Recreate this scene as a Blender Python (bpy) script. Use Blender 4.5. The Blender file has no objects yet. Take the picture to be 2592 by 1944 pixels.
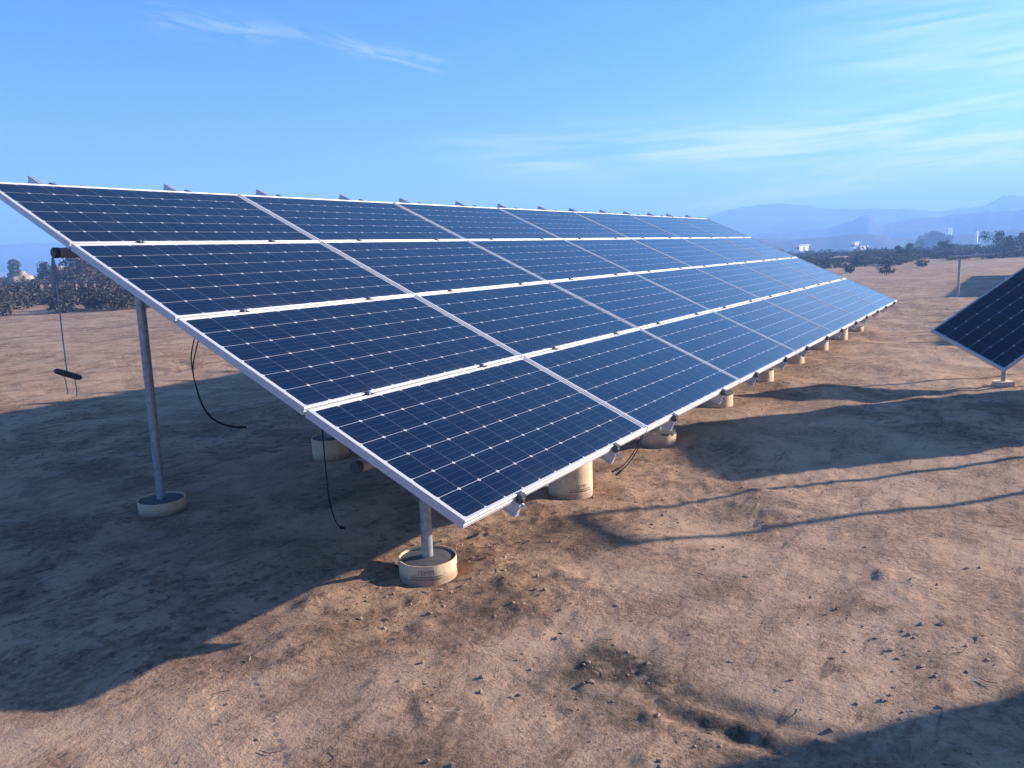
import bpy, bmesh, math, random
import numpy as np
from mathutils import Matrix, Vector

random.seed(7)
rng = np.random.default_rng(11)
R = math.radians
SC = bpy.context.scene
COL = SC.collection

# ------------------------------------------------------------------ camera
F_PX = 2025.1
CAM = np.array([-2.6167, -1.9249, 1.668])
CX = np.array([0.53294, -0.84555, -0.03188])      # image right
CD = np.array([-0.15499, -0.06051, -0.98606])     # image down
CF = np.array([0.83184, 0.53045, -0.1633])        # forward
cd = bpy.data.cameras.new('camera')
cam = bpy.data.objects.new('camera', cd)
COL.objects.link(cam)
cam.matrix_world = Matrix(((CX[0], -CD[0], -CF[0], CAM[0]),
                           (CX[1], -CD[1], -CF[1], CAM[1]),
                           (CX[2], -CD[2], -CF[2], CAM[2]), (0, 0, 0, 1)))
cd.sensor_width = 36.0
cd.lens = F_PX / 2592 * 36
cd.clip_start = 0.05
cd.clip_end = 8000
SC.camera = cam

# ------------------------------------------------------------------ light, sky, exposure
SUN_EL = R(18.6)
SUN_H = np.array([0.745, -0.667]); SUN_H = SUN_H / np.linalg.norm(SUN_H)
SUN_DIR = np.array([SUN_H[0] * math.cos(SUN_EL), SUN_H[1] * math.cos(SUN_EL), math.sin(SUN_EL)])
SUN_STRENGTH = 5.0
SKY_STRENGTH = 0.074
EXPOSURE = 1.50
SKY_TINT = (0.31, 0.68, 1.12, 1)      # deep dry-desert blue
CLOUD_COL = (6.4, 6.9, 7.2)
sd = bpy.data.lights.new('sun', 'SUN')
sd.energy = SUN_STRENGTH
sd.angle = R(0.7)
sd.color = (1.0, 0.86, 0.72)
sun = bpy.data.objects.new('sun', sd)
COL.objects.link(sun)
sun.rotation_euler = Vector(SUN_DIR).to_track_quat('Z', 'Y').to_euler()
sun.location = (20, -20, 30)

SC.view_settings.view_transform = 'Standard'
SC.view_settings.look = 'None'
SC.view_settings.exposure = EXPOSURE
SC.view_settings.gamma = 1.0
SC.view_settings.use_curve_mapping = False

world = bpy.data.worlds.new("World")
SC.world = world
world.use_nodes = True


class NT:
    """tiny node-tree writer"""
    def __init__(self, tree):
        self.t = tree
        self.t.nodes.clear()

    def n(self, kind, **kw):
        nd = self.t.nodes.new(kind)
        for k, v in kw.items():
            if k.startswith('i_'):
                nd.inputs[k[2:].replace('_', ' ')].default_value = v
            else:
                setattr(nd, k, v)
        return nd

    def l(self, a, b):
        self.t.links.new(a, b)

    def val(self, x, sock):
        if isinstance(x, (int, float)):
            sock.default_value = x
        else:
            self.l(x, sock)

    def m(self, op, a, b=0.0, c=None, clamp=False):
        nd = self.n('ShaderNodeMath', operation=op, use_clamp=clamp)
        self.val(a, nd.inputs[0])
        self.val(b, nd.inputs[1])
        if c is not None:
            self.val(c, nd.inputs[2])
        return nd.outputs[0]

    def mix(self, fac, a, b):
        nd = self.n('ShaderNodeMix', data_type='RGBA')
        self.val(fac, nd.inputs[0])
        for v, s in ((a, nd.inputs[6]), (b, nd.inputs[7])):
            if isinstance(v, (tuple, list)):
                s.default_value = (v[0], v[1], v[2], 1)
            else:
                self.l(v, s)
        return nd.outputs[2]

    def ramp(self, fac, lo, hi):
        nd = self.n('ShaderNodeMapRange', clamp=True, interpolation_type='SMOOTHSTEP')
        self.val(fac, nd.inputs[0])
        nd.inputs[1].default_value = lo
        nd.inputs[2].default_value = hi
        return nd.outputs[0]

    def noise(self, vec, scale, detail=4, rough=0.55, dist=0.0):
        nd = self.n('ShaderNodeTexNoise')
        if vec is not None:
            self.l(vec, nd.inputs['Vector'])
        nd.inputs['Scale'].default_value = scale
        nd.inputs['Detail'].default_value = detail
        nd.inputs['Roughness'].default_value = rough
        nd.inputs['Distortion'].default_value = dist
        return nd.outputs[0]


w = NT(world.node_tree)
sky = w.n('ShaderNodeTexSky', sky_type='NISHITA')
sky.sun_disc = False
sky.sun_elevation = SUN_EL
sky.sun_rotation = math.atan2(SUN_H[0], SUN_H[1])
sky.air_density = 1.0
sky.dust_density = 1.1
sky.ozone_density = 1.6
tc = w.n('ShaderNodeTexCoord')
sep = w.n('ShaderNodeSeparateXYZ')
w.l(tc.outputs['Generated'], sep.inputs[0])
# cirrus streaks: stretched noise in compass bearing / height above the horizon (degrees)
az = w.m('MULTIPLY', w.m('ARCTAN2', sep.outputs[1], sep.outputs[0]), 57.2958)
el = w.m('MULTIPLY', w.m('ARCSINE', sep.outputs[2]), 57.2958)


def streaks(tilt, sx, sy, seed, detail=7):
    cb = w.n('ShaderNodeCombineXYZ')
    w.l(w.m('MULTIPLY', az, sx), cb.inputs[0])
    w.l(w.m('MULTIPLY', w.m('ADD', el, w.m('MULTIPLY', az, tilt)), sy), cb.inputs[1])
    cb.inputs[2].default_value = seed
    return w.noise(cb.outputs[0], 1.0, detail, 0.60, 0.5)


def bump_(x, c, wd):
    d = w.m('DIVIDE', w.m('SUBTRACT', x, c), wd)
    return w.m('POWER', 2.71828, w.m('MULTIPLY', w.m('MULTIPLY', d, d), -1.0))


def line(e0, a0, slope):          # height of a streak's axis along the bearing
    return w.m('ADD', e0, w.m('MULTIPLY', w.m('SUBTRACT', az, a0), slope))


def window(lo, hi, soft):
    return w.m('MULTIPLY', w.ramp(az, lo - soft, lo + soft), w.m('SUBTRACT', 1.0, w.ramp(az, hi - soft, hi + soft)))


nA = streaks(0.02, 0.085, 1.15, 1.0, 9)
nB = streaks(0.10, 0.22, 2.2, 4.0)
nC = streaks(-0.22, 0.30, 1.6, 9.0)
band = w.m('MULTIPLY', w.m('MULTIPLY', bump_(el, line(6.2, 15.0, 0.02), 1.55), window(-20, 34, 7)), w.ramp(nA, 0.34, 0.70))
low = w.m('MULTIPLY', w.m('MULTIPLY', bump_(el, line(2.95, 16.0, -0.085), 0.42), window(6.5, 20.5, 3)), w.ramp(nB, 0.30, 0.55))
mid_ = w.m('MULTIPLY', w.m('MULTIPLY', bump_(el, line(4.5, 6.0, -0.06), 0.5), window(-12, 14, 4)), w.ramp(nB, 0.42, 0.62))
wis1 = w.m('MULTIPLY', w.m('MULTIPLY', bump_(el, line(13.3, 41.0, 0.21), 0.50), window(36.5, 46.5, 1.5)), w.ramp(nC, 0.36, 0.66))
wis2 = w.m('MULTIPLY', w.m('MULTIPLY', bump_(el, line(14.5, 51.0, 0.10), 0.75), window(47, 55, 1.5)), w.ramp(nC, 0.40, 0.68))
veil = w.m('MULTIPLY', w.m('MULTIPLY', bump_(el, 10.5, 4.5), window(-30, 11, 7)), w.m('MULTIPLY', w.ramp(nA, 0.25, 0.75), 0.75))
hzn = w.m('MULTIPLY', w.m('MULTIPLY', bump_(el, 0.0, 6.5), w.m('SUBTRACT', 1.0, w.m('MULTIPLY', w.ramp(az, -5, 50), 0.55))), 0.42)      # thin high haze toward the sun
other = w.m('MULTIPLY', w.m('SUBTRACT', 1.0, window(-25, 75, 8)), w.m('MULTIPLY', w.ramp(nA, 0.5, 0.7), w.m('MULTIPLY', bump_(el, 10.0, 6.0), 0.6)))
cl = w.m('ADD', w.m('ADD', w.m('MULTIPLY', band, 0.9), w.m('MULTIPLY', low, 1.0)), w.m('ADD', w.m('MULTIPLY', wis1, 0.32), w.m('MULTIPLY', wis2, 0.26)))
cl = w.m('ADD', cl, w.m('ADD', w.m('MULTIPLY', mid_, 0.8), w.m('ADD', w.m('ADD', w.m('MULTIPLY', veil, 0.85), hzn), other)), clamp=True)
tint = w.n('ShaderNodeMix', data_type='RGBA', blend_type='MULTIPLY')
tint.inputs[0].default_value = 1.0
w.l(sky.outputs[0], tint.inputs[6])
tint.inputs[7].default_value = SKY_TINT
skymix = w.mix(w.m('MULTIPLY', cl, 0.75), tint.outputs[2], CLOUD_COL)
bg = w.n('ShaderNodeBackground')
bg.inputs['Strength'].default_value = SKY_STRENGTH
w.l(skymix, bg.inputs['Color'])
wo = w.n('ShaderNodeOutputWorld')
w.l(bg.outputs[0], wo.inputs[0])

# ------------------------------------------------------------------ geometry of the place
GZ = 0.55                      # ground sits 0.55 m below the low edge of the array
TILT = R(24.5)
VW = np.array([0, math.cos(TILT), math.sin(TILT)])
NW = np.array([0, -math.sin(TILT), math.cos(TILT)])
PU, PV = 1.977, 1.006          # panel pitch along the row and up the slope
PL, PW = 1.962, 0.990          # panel size


def ray(x, y):
    return CX * ((x - 1296) / F_PX) + CD * ((y - 972) / F_PX) + CF


def on_y(x, y, Y):
    d = ray(x, y)
    return CAM + d * ((Y - CAM[1]) / d[1])


def on_z(x, y, Z=0.0):
    d = ray(x, y)
    return CAM + d * ((Z - CAM[2]) / d[2])


def polar(az, r, z=0.0):
    return np.array([CAM[0] + r * math.cos(R(az)), CAM[1] + r * math.sin(R(az)), z])


# ------------------------------------------------------------------ object helpers
def tag(o, label=None, cat=None, group=None, kind=None):
    if label: o['label'] = label
    if cat: o['category'] = cat
    if group: o['group'] = group
    if kind: o['kind'] = kind
    return o


def empty(name, loc=(0, 0, 0), rot=(0, 0, 0)):
    o = bpy.data.objects.new(name, None)
    o.empty_display_size = 0.1
    COL.objects.link(o)
    o.location = loc
    o.rotation_euler = rot
    return o


class MB:
    """collects faces for one mesh"""
    def __init__(self):
        self.v = []; self.f = []; self.mi = []

    def quad_mesh(self, vs, fs, mi=0):
        b = len(self.v)
        self.v += [tuple(float(c) for c in p) for p in vs]
        self.f += [tuple(b + i for i in f) for f in fs]
        self.mi += [mi] * len(fs)

    def box(self, x0, x1, y0, y1, z0, z1, mi=0):
        vs = [(x, y, z) for z in (z0, z1) for y in (y0, y1) for x in (x0, x1)]
        self.quad_mesh(vs, [(0, 2, 3, 1), (4, 5, 7, 6), (0, 1, 5, 4), (2, 6, 7, 3), (0, 4, 6, 2), (1, 3, 7, 5)], mi)

    def tube(self, pts, rad, seg=10, cap=True, mi=0):
        pts = [np.asarray(p, float) for p in pts]
        rads = rad if hasattr(rad, '__len__') else [rad] * len(pts)
        rings = []
        prev = None
        for i, p in enumerate(pts):
            a = pts[max(i - 1, 0)]; b = pts[min(i + 1, len(pts) - 1)]
            t = (b - a) / (np.linalg.norm(b - a) + 1e-12)
            if prev is None:
                u = np.cross(t, (0, 0, 1.0))
                if np.linalg.norm(u) < 0.05: u = np.cross(t, (0, 1.0, 0))
            else:
                u = prev - t * (prev @ t)
            u = u / np.linalg.norm(u); prev = u
            v = np.cross(t, u)
            rings.append([p + rads[i] * (math.cos(2 * math.pi * k / seg) * u + math.sin(2 * math.pi * k / seg) * v) for k in range(seg)])
        vs = [q for r in rings for q in r]
        fs = []
        for i in range(len(rings) - 1):
            for k in range(seg):
                k2 = (k + 1) % seg
                fs.append((i * seg + k, i * seg + k2, (i + 1) * seg + k2, (i + 1) * seg + k))
        if cap:
            fs.append(tuple(range(seg))[::-1])
            fs.append(tuple((len(rings) - 1) * seg + k for k in range(seg)))
        self.quad_mesh(vs, fs, mi)

    def lathe(self, prof, seg=32, closed=False, mi=0, cap_top=False):
        n = len(prof)
        vs = [(r * math.cos(2 * math.pi * k / seg), r * math.sin(2 * math.pi * k / seg), z) for (r, z) in prof for k in range(seg)]
        fs = []
        for i in range(n if closed else n - 1):
            j = (i + 1) % n
            for k in range(seg):
                k2 = (k + 1) % seg
                fs.append((i * seg + k, i * seg + k2, j * seg + k2, j * seg + k))
        if cap_top:
            fs.append(tuple((n - 1) * seg + k for k in range(seg)))
        self.quad_mesh(vs, fs, mi)

    def rings(self, L, W, prof, mi=0):
        """rectangular frame swept round a panel: prof = closed list of (inset, z)"""
        n = len(prof)
        vs = []
        for ins, z in prof:
            vs += [(ins, ins, z), (L - ins, ins, z), (L - ins, W - ins, z), (ins, W - ins, z)]
        fs = []
        for i in range(n):
            j = (i + 1) % n
            for k in range(4):
                k2 = (k + 1) % 4
                fs.append((i * 4 + k, i * 4 + k2, j * 4 + k2, j * 4 + k))
        self.quad_mesh(vs, fs, mi)

    def extrude(self, prof, y0, y1, mi=0):
        n = len(prof)
        vs = [(x, y0, z) for x, z in prof] + [(x, y1, z) for x, z in prof]
        fs = [(k, (k + 1) % n, n + (k + 1) % n, n + k) for k in range(n)]
        fs += [tuple(range(n))[::-1], tuple(range(n, 2 * n))]
        self.quad_mesh(vs, fs, mi)

    def mesh(self, name, mats, smooth=False, fix=True):
        me = bpy.data.meshes.new(name)
        me.from_pydata(self.v, [], self.f)
        for m_ in (mats if isinstance(mats, (list, tuple)) else [mats]):
            me.materials.append(m_)
        me.polygons.foreach_set('material_index', self.mi)
        if fix:
            bm = bmesh.new(); bm.from_mesh(me)
            bmesh.ops.recalc_face_normals(bm, faces=bm.faces)
            bm.to_mesh(me); bm.free()
        if smooth:
            me.polygons.foreach_set('use_smooth', [True] * len(me.polygons))
            if smooth != 'all':
                try:
                    me.set_sharp_from_angle(angle=R(40))
                except Exception:
                    pass
        me.update()
        return me

    def build(self, name, mats, parent=None, smooth=False, loc=None, fix=True):
        return place(name, self.mesh(name, mats, smooth, fix), parent, loc)


def place(name, me, parent=None, loc=None, rot=None):
    o = bpy.data.objects.new(name, me)
    COL.objects.link(o)
    if parent is not None: o.parent = parent
    if loc is not None: o.location = loc
    if rot is not None: o.rotation_euler = rot
    return o


def kids(o):
    return [c for c in bpy.data.objects if c.parent == o]


def copy_tree(o, children, parent=None):
    c = o.copy(); COL.objects.link(c)
    if parent is not None:
        c.parent = parent
    for ch in children.get(o.name, []):
        copy_tree(ch, children, c)
    return c


def child_map():
    d = {}
    for o in bpy.data.objects:
        if o.parent is not None:
            d.setdefault(o.parent.name, []).append(o)
    return d


# ------------------------------------------------------------------ materials
def mat(name):
    m_ = bpy.data.materials.new(name)
    m_.use_nodes = True
    t = NT(m_.node_tree)
    out = t.n('ShaderNodeOutputMaterial')
    b = t.n('ShaderNodeBsdfPrincipled')
    t.l(b.outputs[0], out.inputs[0])
    return m_, t, b, out


def simple(name, col, rough=0.6, metal=0.0, var=0.12, scale=8.0, bump=0.0, spec=0.5):
    m_, t, b, _ = mat(name)
    c = t.n('ShaderNodeTexCoord').outputs['Object']
    n1 = t.noise(c, scale, 5, 0.6)
    dark = tuple(x * (1 - var) for x in col); lite = tuple(min(1, x * (1 + var)) for x in col)
    t.l(t.mix(t.ramp(n1, 0.3, 0.7), dark, lite), b.inputs['Base Color'])
    b.inputs['Metallic'].default_value = metal
    b.inputs['Specular IOR Level'].default_value = spec
    t.l(t.m('ADD', t.m('MULTIPLY', n1, 0.16), rough - 0.08), b.inputs['Roughness'])
    if bump:
        bp = t.n('ShaderNodeBump'); bp.inputs['Strength'].default_value = bump; bp.inputs['Distance'].default_value = 0.01
        t.l(t.noise(c, scale * 6, 6, 0.7), bp.inputs['Height']); t.l(bp.outputs[0], b.inputs['Normal'])
    return m_


def leaf_mat(name, col, col2):
    m_, t, b, out = mat(name)
    geo = t.n('ShaderNodeNewGeometry')
    rnd = geo.outputs['Random Per Island']
    oi = t.n('ShaderNodeObjectInfo')
    f = t.m('ADD', t.m('MULTIPLY', rnd, 0.7), t.m('MULTIPLY', oi.outputs['Random'], 0.3))
    t.l(t.mix(f, col, col2), b.inputs['Base Color'])
    b.inputs['Roughness'].default_value = 0.75
    b.inputs['Specular IOR Level'].default_value = 0.2
    return m_


M = {}
M['alu'] = simple('anodised_aluminium', (0.58, 0.56, 0.56), 0.42, 0.30, 0.06, 3.0)
M['rail'] = simple('mill_aluminium', (0.52, 0.55, 0.60), 0.45, 0.55, 0.10, 5.0)
M['clamp'] = simple('dark_clamp_metal', (0.09, 0.09, 0.10), 0.5, 0.5, 0.2, 30.0)
M['bolt'] = simple('stainless_bolt', (0.6, 0.6, 0.6), 0.3, 0.9, 0.1, 40.0)
M['galv'] = simple('galvanised_pipe', (0.34, 0.36, 0.39), 0.45, 0.5, 0.20, 30.0)
M['cap'] = simple('black_end_cap', (0.025, 0.027, 0.035), 0.5, 0.0, 0.2, 20.0)
M['concrete'] = simple('grey_concrete', (0.065, 0.066, 0.07), 0.9, 0.0, 0.25, 22.0, 0.6)
M['white_back'] = simple('white_backsheet', (0.7, 0.7, 0.7), 0.6, 0.0, 0.05, 4.0)
M['cable'] = simple('black_cable', (0.008, 0.008, 0.009), 0.75, 0.0, 0.2, 30.0, 0.0, 0.1)
M['strap'] = simple('grey_webbing', (0.30, 0.34, 0.42), 0.8, 0.0, 0.15, 60.0)
M['dark_plastic'] = simple('dark_plastic', (0.05, 0.045, 0.05), 0.6, 0.0, 0.2, 30.0)
M['wood'] = simple('weathered_wood', (0.16, 0.12, 0.09), 0.85, 0.0, 0.3, 12.0, 0.3)
M['white_paint'] = simple('white_paint', (0.86, 0.84, 0.81), 0.6, 0.0, 0.08, 2.0)
M['grey_roof'] = simple('grey_roof', (0.30, 0.29, 0.28), 0.8, 0.0, 0.15, 2.0)
M['dark_window'] = simple('dark_window', (0.03, 0.035, 0.04), 0.15, 0.0, 0.2, 3.0)
M['tan_rock'] = simple('tan_rock', (0.44, 0.32, 0.22), 0.9, 0.0, 0.2, 1.5, 0.5)
M['bark'] = simple('brown_bark', (0.10, 0.075, 0.055), 0.9, 0.0, 0.25, 15.0)
M['shrub_grey'] = leaf_mat('dry_shrub_leaves', (0.040, 0.034, 0.029), (0.105, 0.088, 0.074))
M['shrub_green'] = leaf_mat('green_shrub_leaves', (0.035, 0.045, 0.025), (0.085, 0.090, 0.050))
M['tree_green'] = leaf_mat('tree_leaves', (0.025, 0.040, 0.020), (0.065, 0.085, 0.040))
M['shrub_red'] = leaf_mat('russet_shrub_leaves', (0.13, 0.075, 0.06), (0.22, 0.14, 0.11))
M['red_paint'] = simple('red_paint', (0.45, 0.06, 0.04), 0.5, 0.0, 0.1, 3.0)
M['rubber'] = simple('tyre_rubber', (0.02, 0.02, 0.02), 0.8, 0.0, 0.2, 20.0)
M['straw'] = simple('dry_straw', (0.55, 0.45, 0.30), 0.8, 0.0, 0.25, 40.0)
M['stick'] = simple('dark_twig', (0.09, 0.06, 0.045), 0.9, 0.0, 0.3, 40.0)
M['ink'] = simple('brown_print_ink', (0.19, 0.12, 0.08), 0.8, 0.0, 0.3, 60.0)

# car glass that lets the sun through
m_, t, b, out = mat('car_glass')
tr = t.n('ShaderNodeBsdfTransparent'); tr.inputs[0].default_value = (0.75, 0.8, 0.8, 1)
ms = t.n('ShaderNodeMixShader'); ms.inputs[0].default_value = 0.12
gl = t.n('ShaderNodeBsdfGlossy'); gl.inputs['Roughness'].default_value = 0.03
t.l(tr.outputs[0], ms.inputs[1]); t.l(gl.outputs[0], ms.inputs[2]); t.l(ms.outputs[0], out.inputs[0])
M['car_glass'] = m_

# cardboard form tube: spiral wound tan paper with dirt toward the soil line
m_, t, b, out = mat('tan_cardboard_tube')
c = t.n('ShaderNodeTexCoord').outputs['Object']
n1 = t.noise(c, 9, 6, 0.65); n2 = t.noise(c, 45, 4, 0.7)
base = t.mix(t.ramp(n1, 0.35, 0.7), (0.60, 0.43, 0.265), (0.74, 0.56, 0.36))
sz_ = t.n('ShaderNodeSeparateXYZ'); t.l(c, sz_.inputs[0])
soil = t.ramp(t.m('ADD', sz_.outputs[2], t.m('MULTIPLY', n1, 0.08)), 0.085, 0.030)
base = t.mix(t.m('MULTIPLY', t.ramp(n2, 0.52, 0.70), 0.55), base, (0.35, 0.24, 0.16))
drip = t.n('ShaderNodeMapping'); drip.inputs['Scale'].default_value = (26, 26, 3.0); t.l(c, drip.inputs[0])
base = t.mix(t.m('MULTIPLY', t.ramp(t.noise(drip.outputs[0], 1.0, 5, 0.6), 0.58, 0.72), 0.55), base, (0.30, 0.27, 0.24))
t.l(t.mix(t.m('MULTIPLY', soil, 0.75), base, (0.30, 0.20, 0.14)), b.inputs['Base Color'])
b.inputs['Roughness'].default_value = 0.75
bp = t.n('ShaderNodeBump'); bp.inputs['Strength'].default_value = 0.25; bp.inputs['Distance'].default_value = 0.004
t.l(n2, bp.inputs['Height']); t.l(bp.outputs[0], b.inputs['Normal'])
M['card'] = m_

# monocrystalline cells behind glass (UV in cell units: 12 x 6)
m_, t, b, out = mat('solar_cells_under_glass')
uv = t.n('ShaderNodeUVMap').outputs[0]
s = t.n('ShaderNodeSeparateXYZ'); t.l(uv, s.inputs[0])
U_, V_ = s.outputs[0], s.outputs[1]
fx = t.m('ABSOLUTE', t.m('SUBTRACT', t.m('FRACT', U_), 0.5))
fy = t.m('ABSOLUTE', t.m('SUBTRACT', t.m('FRACT', V_), 0.5))
inside = t.m('MULTIPLY', t.m('LESS_THAN', t.m('ABSOLUTE', t.m('SUBTRACT', U_, 6.0)), 6.0), t.m('LESS_THAN', t.m('ABSOLUTE', t.m('SUBTRACT', V_, 3.0)), 3.0))
cell = t.m('MULTIPLY', t.m('LESS_THAN', fx, 0.4982), t.m('LESS_THAN', fy, 0.4925))
cell = t.m('MULTIPLY', cell, t.m('LESS_THAN', t.m('ADD', fx, fy), 0.928))
cell = t.m('MULTIPLY', cell, inside)
bus = t.m('LESS_THAN', t.m('ABSOLUTE', t.m('SUBTRACT', t.m('FRACT', t.m('MULTIPLY', V_, 4.0)), 0.5)), 0.018)
fl = t.n('ShaderNodeCombineXYZ'); t.l(t.m('FLOOR', U_), fl.inputs[0]); t.l(t.m('FLOOR', V_), fl.inputs[1])
oi = t.n('ShaderNodeObjectInfo'); t.l(t.m('MULTIPLY', oi.outputs['Random'], 100.0), fl.inputs[2])
wn = t.n('ShaderNodeTexWhiteNoise', noise_dimensions='3D'); t.l(fl.outputs[0], wn.inputs['Vector'])
cellcol = t.mix(wn.outputs['Value'], (0.0006, 0.0034, 0.0140), (0.0010, 0.0056, 0.0210))
pt = t.m('ADD', 0.72, t.m('MULTIPLY', oi.outputs['Random'], 0.55))
cv = t.n('ShaderNodeVectorMath', operation='SCALE'); t.l(cellcol, cv.inputs[0]); t.l(pt, cv.inputs['Scale'])
cellcol = cv.outputs[0]
cellcol = t.mix(t.m('MULTIPLY', bus, 0.26), cellcol, (0.16, 0.20, 0.30))
obj_c = t.n('ShaderNodeTexCoord').outputs['Object']
dust = t.noise(obj_c, 2.3, 6, 0.62)
edge_d = t.m('MULTIPLY', t.m('POWER', 2.71828, t.m('MULTIPLY', V_, -3.5)), t.m('MULTIPLY', t.ramp(dust, 0.3, 0.7), 0.06))
cellcol = t.mix(t.m('ADD', t.m('ADD', t.m('MULTIPLY', t.ramp(dust, 0.35, 0.75), 0.007), 0.001), edge_d), cellcol, (0.40, 0.33, 0.27))
t.l(t.mix(cell, (0.46, 0.46, 0.48), cellcol), b.inputs['Base Color'])
b.inputs['IOR'].default_value = 1.42
b.inputs['Specular Tint'].default_value = (0.62, 0.80, 1.0, 1)
t.l(t.m('ADD', t.m('MULTIPLY', t.ramp(dust, 0.3, 0.8), 0.10), 0.08), b.inputs['Roughness'])
M['cells'] = m_

# dirt
m_, t, b, out = mat('desert_dirt')
geo = t.n('ShaderNodeNewGeometry'); P = geo.outputs['Position']
big = t.noise(P, 0.35, 5, 0.6); midn = t.noise(P, 1.7, 7, 0.70, 0.5); fin = t.noise(P, 11, 7, 0.75); grit = t.noise(P, 75, 3, 0.7)


def stretched(rot, sx, sy, sc, loc=0.0):
    mps = t.n('ShaderNodeMapping'); mps.inputs['Rotation'].default_value = (0, 0, R(rot)); mps.inputs['Scale'].default_value = (sx, sy, 1); mps.inputs['Location'].default_value = (loc, loc, 0)
    t.l(P, mps.inputs[0])
    return t.noise(mps.outputs[0], sc, 7, 0.72, 0.7)


strk = stretched(-14, 0.5, 2.6, 1.6)
strk2 = stretched(20, 0.7, 3.2, 3.4, 4.0)
c1 = t.mix(t.ramp(midn, 0.34, 0.64), (0.250, 0.152, 0.098), (0.425, 0.276, 0.183))
c1 = t.mix(t.m('MULTIPLY', t.ramp(big, 0.42, 0.68), 0.5), c1, (0.43, 0.300, 0.21))
c1 = t.mix(t.m('MULTIPLY', t.ramp(strk, 0.54, 0.70), 0.70), c1, (0.125, 0.080, 0.060))
c1 = t.mix(t.m('MULTIPLY', t.ramp(strk2, 0.57, 0.68), 0.65), c1, (0.105, 0.066, 0.052))
c1 = t.mix(t.m('MULTIPLY', t.m('MULTIPLY', t.ramp(fin, 0.50, 0.62), t.ramp(big, 0.60, 0.44)), 0.78), c1, (0.105, 0.068, 0.052))
c1 = t.mix(t.m('MULTIPLY', t.ramp(grit, 0.60, 0.74), 0.6), c1, (0.52, 0.42, 0.34))
c1 = t.mix(t.m('MULTIPLY', t.ramp(t.noise(P, 38, 4, 0.7), 0.58, 0.70), 0.55), c1, (0.085, 0.056, 0.044))
vc = t.n('ShaderNodeVertexColor'); vc.layer_name = 'soil_shade'
c1 = t.mix(t.m('MULTIPLY', vc.outputs[0], t.ramp(t.m('ADD', fin, t.m('MULTIPLY', midn, 0.5)), 0.50, 0.80)), c1, (0.068, 0.048, 0.038))  # disturbed soil and the shadows among its clods, put into the colour
t.l(c1, b.inputs['Base Color'])
b.inputs['Roughness'].default_value = 0.95
b.inputs['Specular IOR Level'].default_value = 0.12
bp = t.n('ShaderNodeBump'); # old tyre prints pressed in the crust: chevron lugs along two lines
sp = t.n('ShaderNodeSeparateXYZ'); t.l(P, sp.inputs[0])
tread_h = None
for (x0_, y0_, th_) in ((0.70, -0.30, 97.0), (2.35, -0.3, 101.0), (-0.9, 0.4, 60.0), (3.6, -0.6, 28.0)):
    c_, s_ = math.cos(R(th_)), math.sin(R(th_))
    dx_ = t.m('SUBTRACT', sp.outputs[0], x0_); dy_ = t.m('SUBTRACT', sp.outputs[1], y0_)
    al = t.m('ADD', t.m('MULTIPLY', dx_, c_), t.m('MULTIPLY', dy_, s_))
    ac = t.m('ADD', t.m('SUBTRACT', t.m('MULTIPLY', dy_, c_), t.m('MULTIPLY', dx_, s_)), t.m('MULTIPLY', t.m('SUBTRACT', big, 0.5), 0.5))
    lug = t.m('LESS_THAN', t.m('FRACT', t.m('ADD', t.m('MULTIPLY', al, 21.0), t.m('MULTIPLY', t.m('ABSOLUTE', ac), 9.0))), 0.45)
    inb = t.m('MULTIPLY', t.m('SUBTRACT', 1.0, t.ramp(t.m('ABSOLUTE', ac), 0.085, 0.11)), t.ramp(midn, 0.46, 0.60))
    hgt = t.m('MULTIPLY', inb, t.m('SUBTRACT', t.m('MULTIPLY', lug, 0.9), 1.0))
    tread_h = hgt if tread_h is None else t.m('ADD', tread_h, hgt)
bp.inputs['Strength'].default_value = 0.9; bp.inputs['Distance'].default_value = 0.024
crumb = t.m('MULTIPLY', t.ramp(t.noise(P, 24, 6, 0.75), 0.45, 0.72), t.ramp(midn, 0.62, 0.40))
t.l(t.m('ADD', t.m('ADD', t.m('MULTIPLY', fin, 0.75), t.m('MULTIPLY', tread_h, 0.30)), t.m('ADD', t.m('MULTIPLY', crumb, 0.55), t.m('MULTIPLY', grit, 0.14))), bp.inputs['Height']); t.l(bp.outputs[0], b.inputs['Normal'])
M['dirt'] = m_
M['clod'] = simple('dirt_clod', (0.31, 0.215, 0.155), 0.95, 0.0, 0.3, 30.0, 0.5, 0.1)

# hills: brown-green scrub on bare soil
m_, t, b, out = mat('scrub_hill')
P = t.n('ShaderNodeNewGeometry').outputs['Position']
h1 = t.noise(P, 0.02, 6, 0.65); h2 = t.noise(P, 0.22, 5, 0.7)
c1 = t.mix(t.ramp(h1, 0.35, 0.68), (0.060, 0.056, 0.045), (0.115, 0.098, 0.078))
t.l(t.mix(t.m('MULTIPLY', t.ramp(h2, 0.45, 0.62), 0.8), c1, (0.045, 0.05, 0.03)), b.inputs['Base Color'])
b.inputs['Roughness'].default_value = 0.95; b.inputs['Specular IOR Level'].default_value = 0.1
M['hill'] = m_


# ------------------------------------------------------------------ noise for terrain
def _h(ix, iy, s):
    n = (ix.astype(np.int64) * 374761393 + iy.astype(np.int64) * 668265263 + s * 1442695041) & 0xFFFFFFFF
    n = ((n ^ (n >> 13)) * 1274126177) & 0xFFFFFFFF
    n = ((n ^ (n >> 16)) * 2246822519) & 0xFFFFFFFF
    return ((n ^ (n >> 15)) & 0xFFFF) / 65535.0


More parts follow.
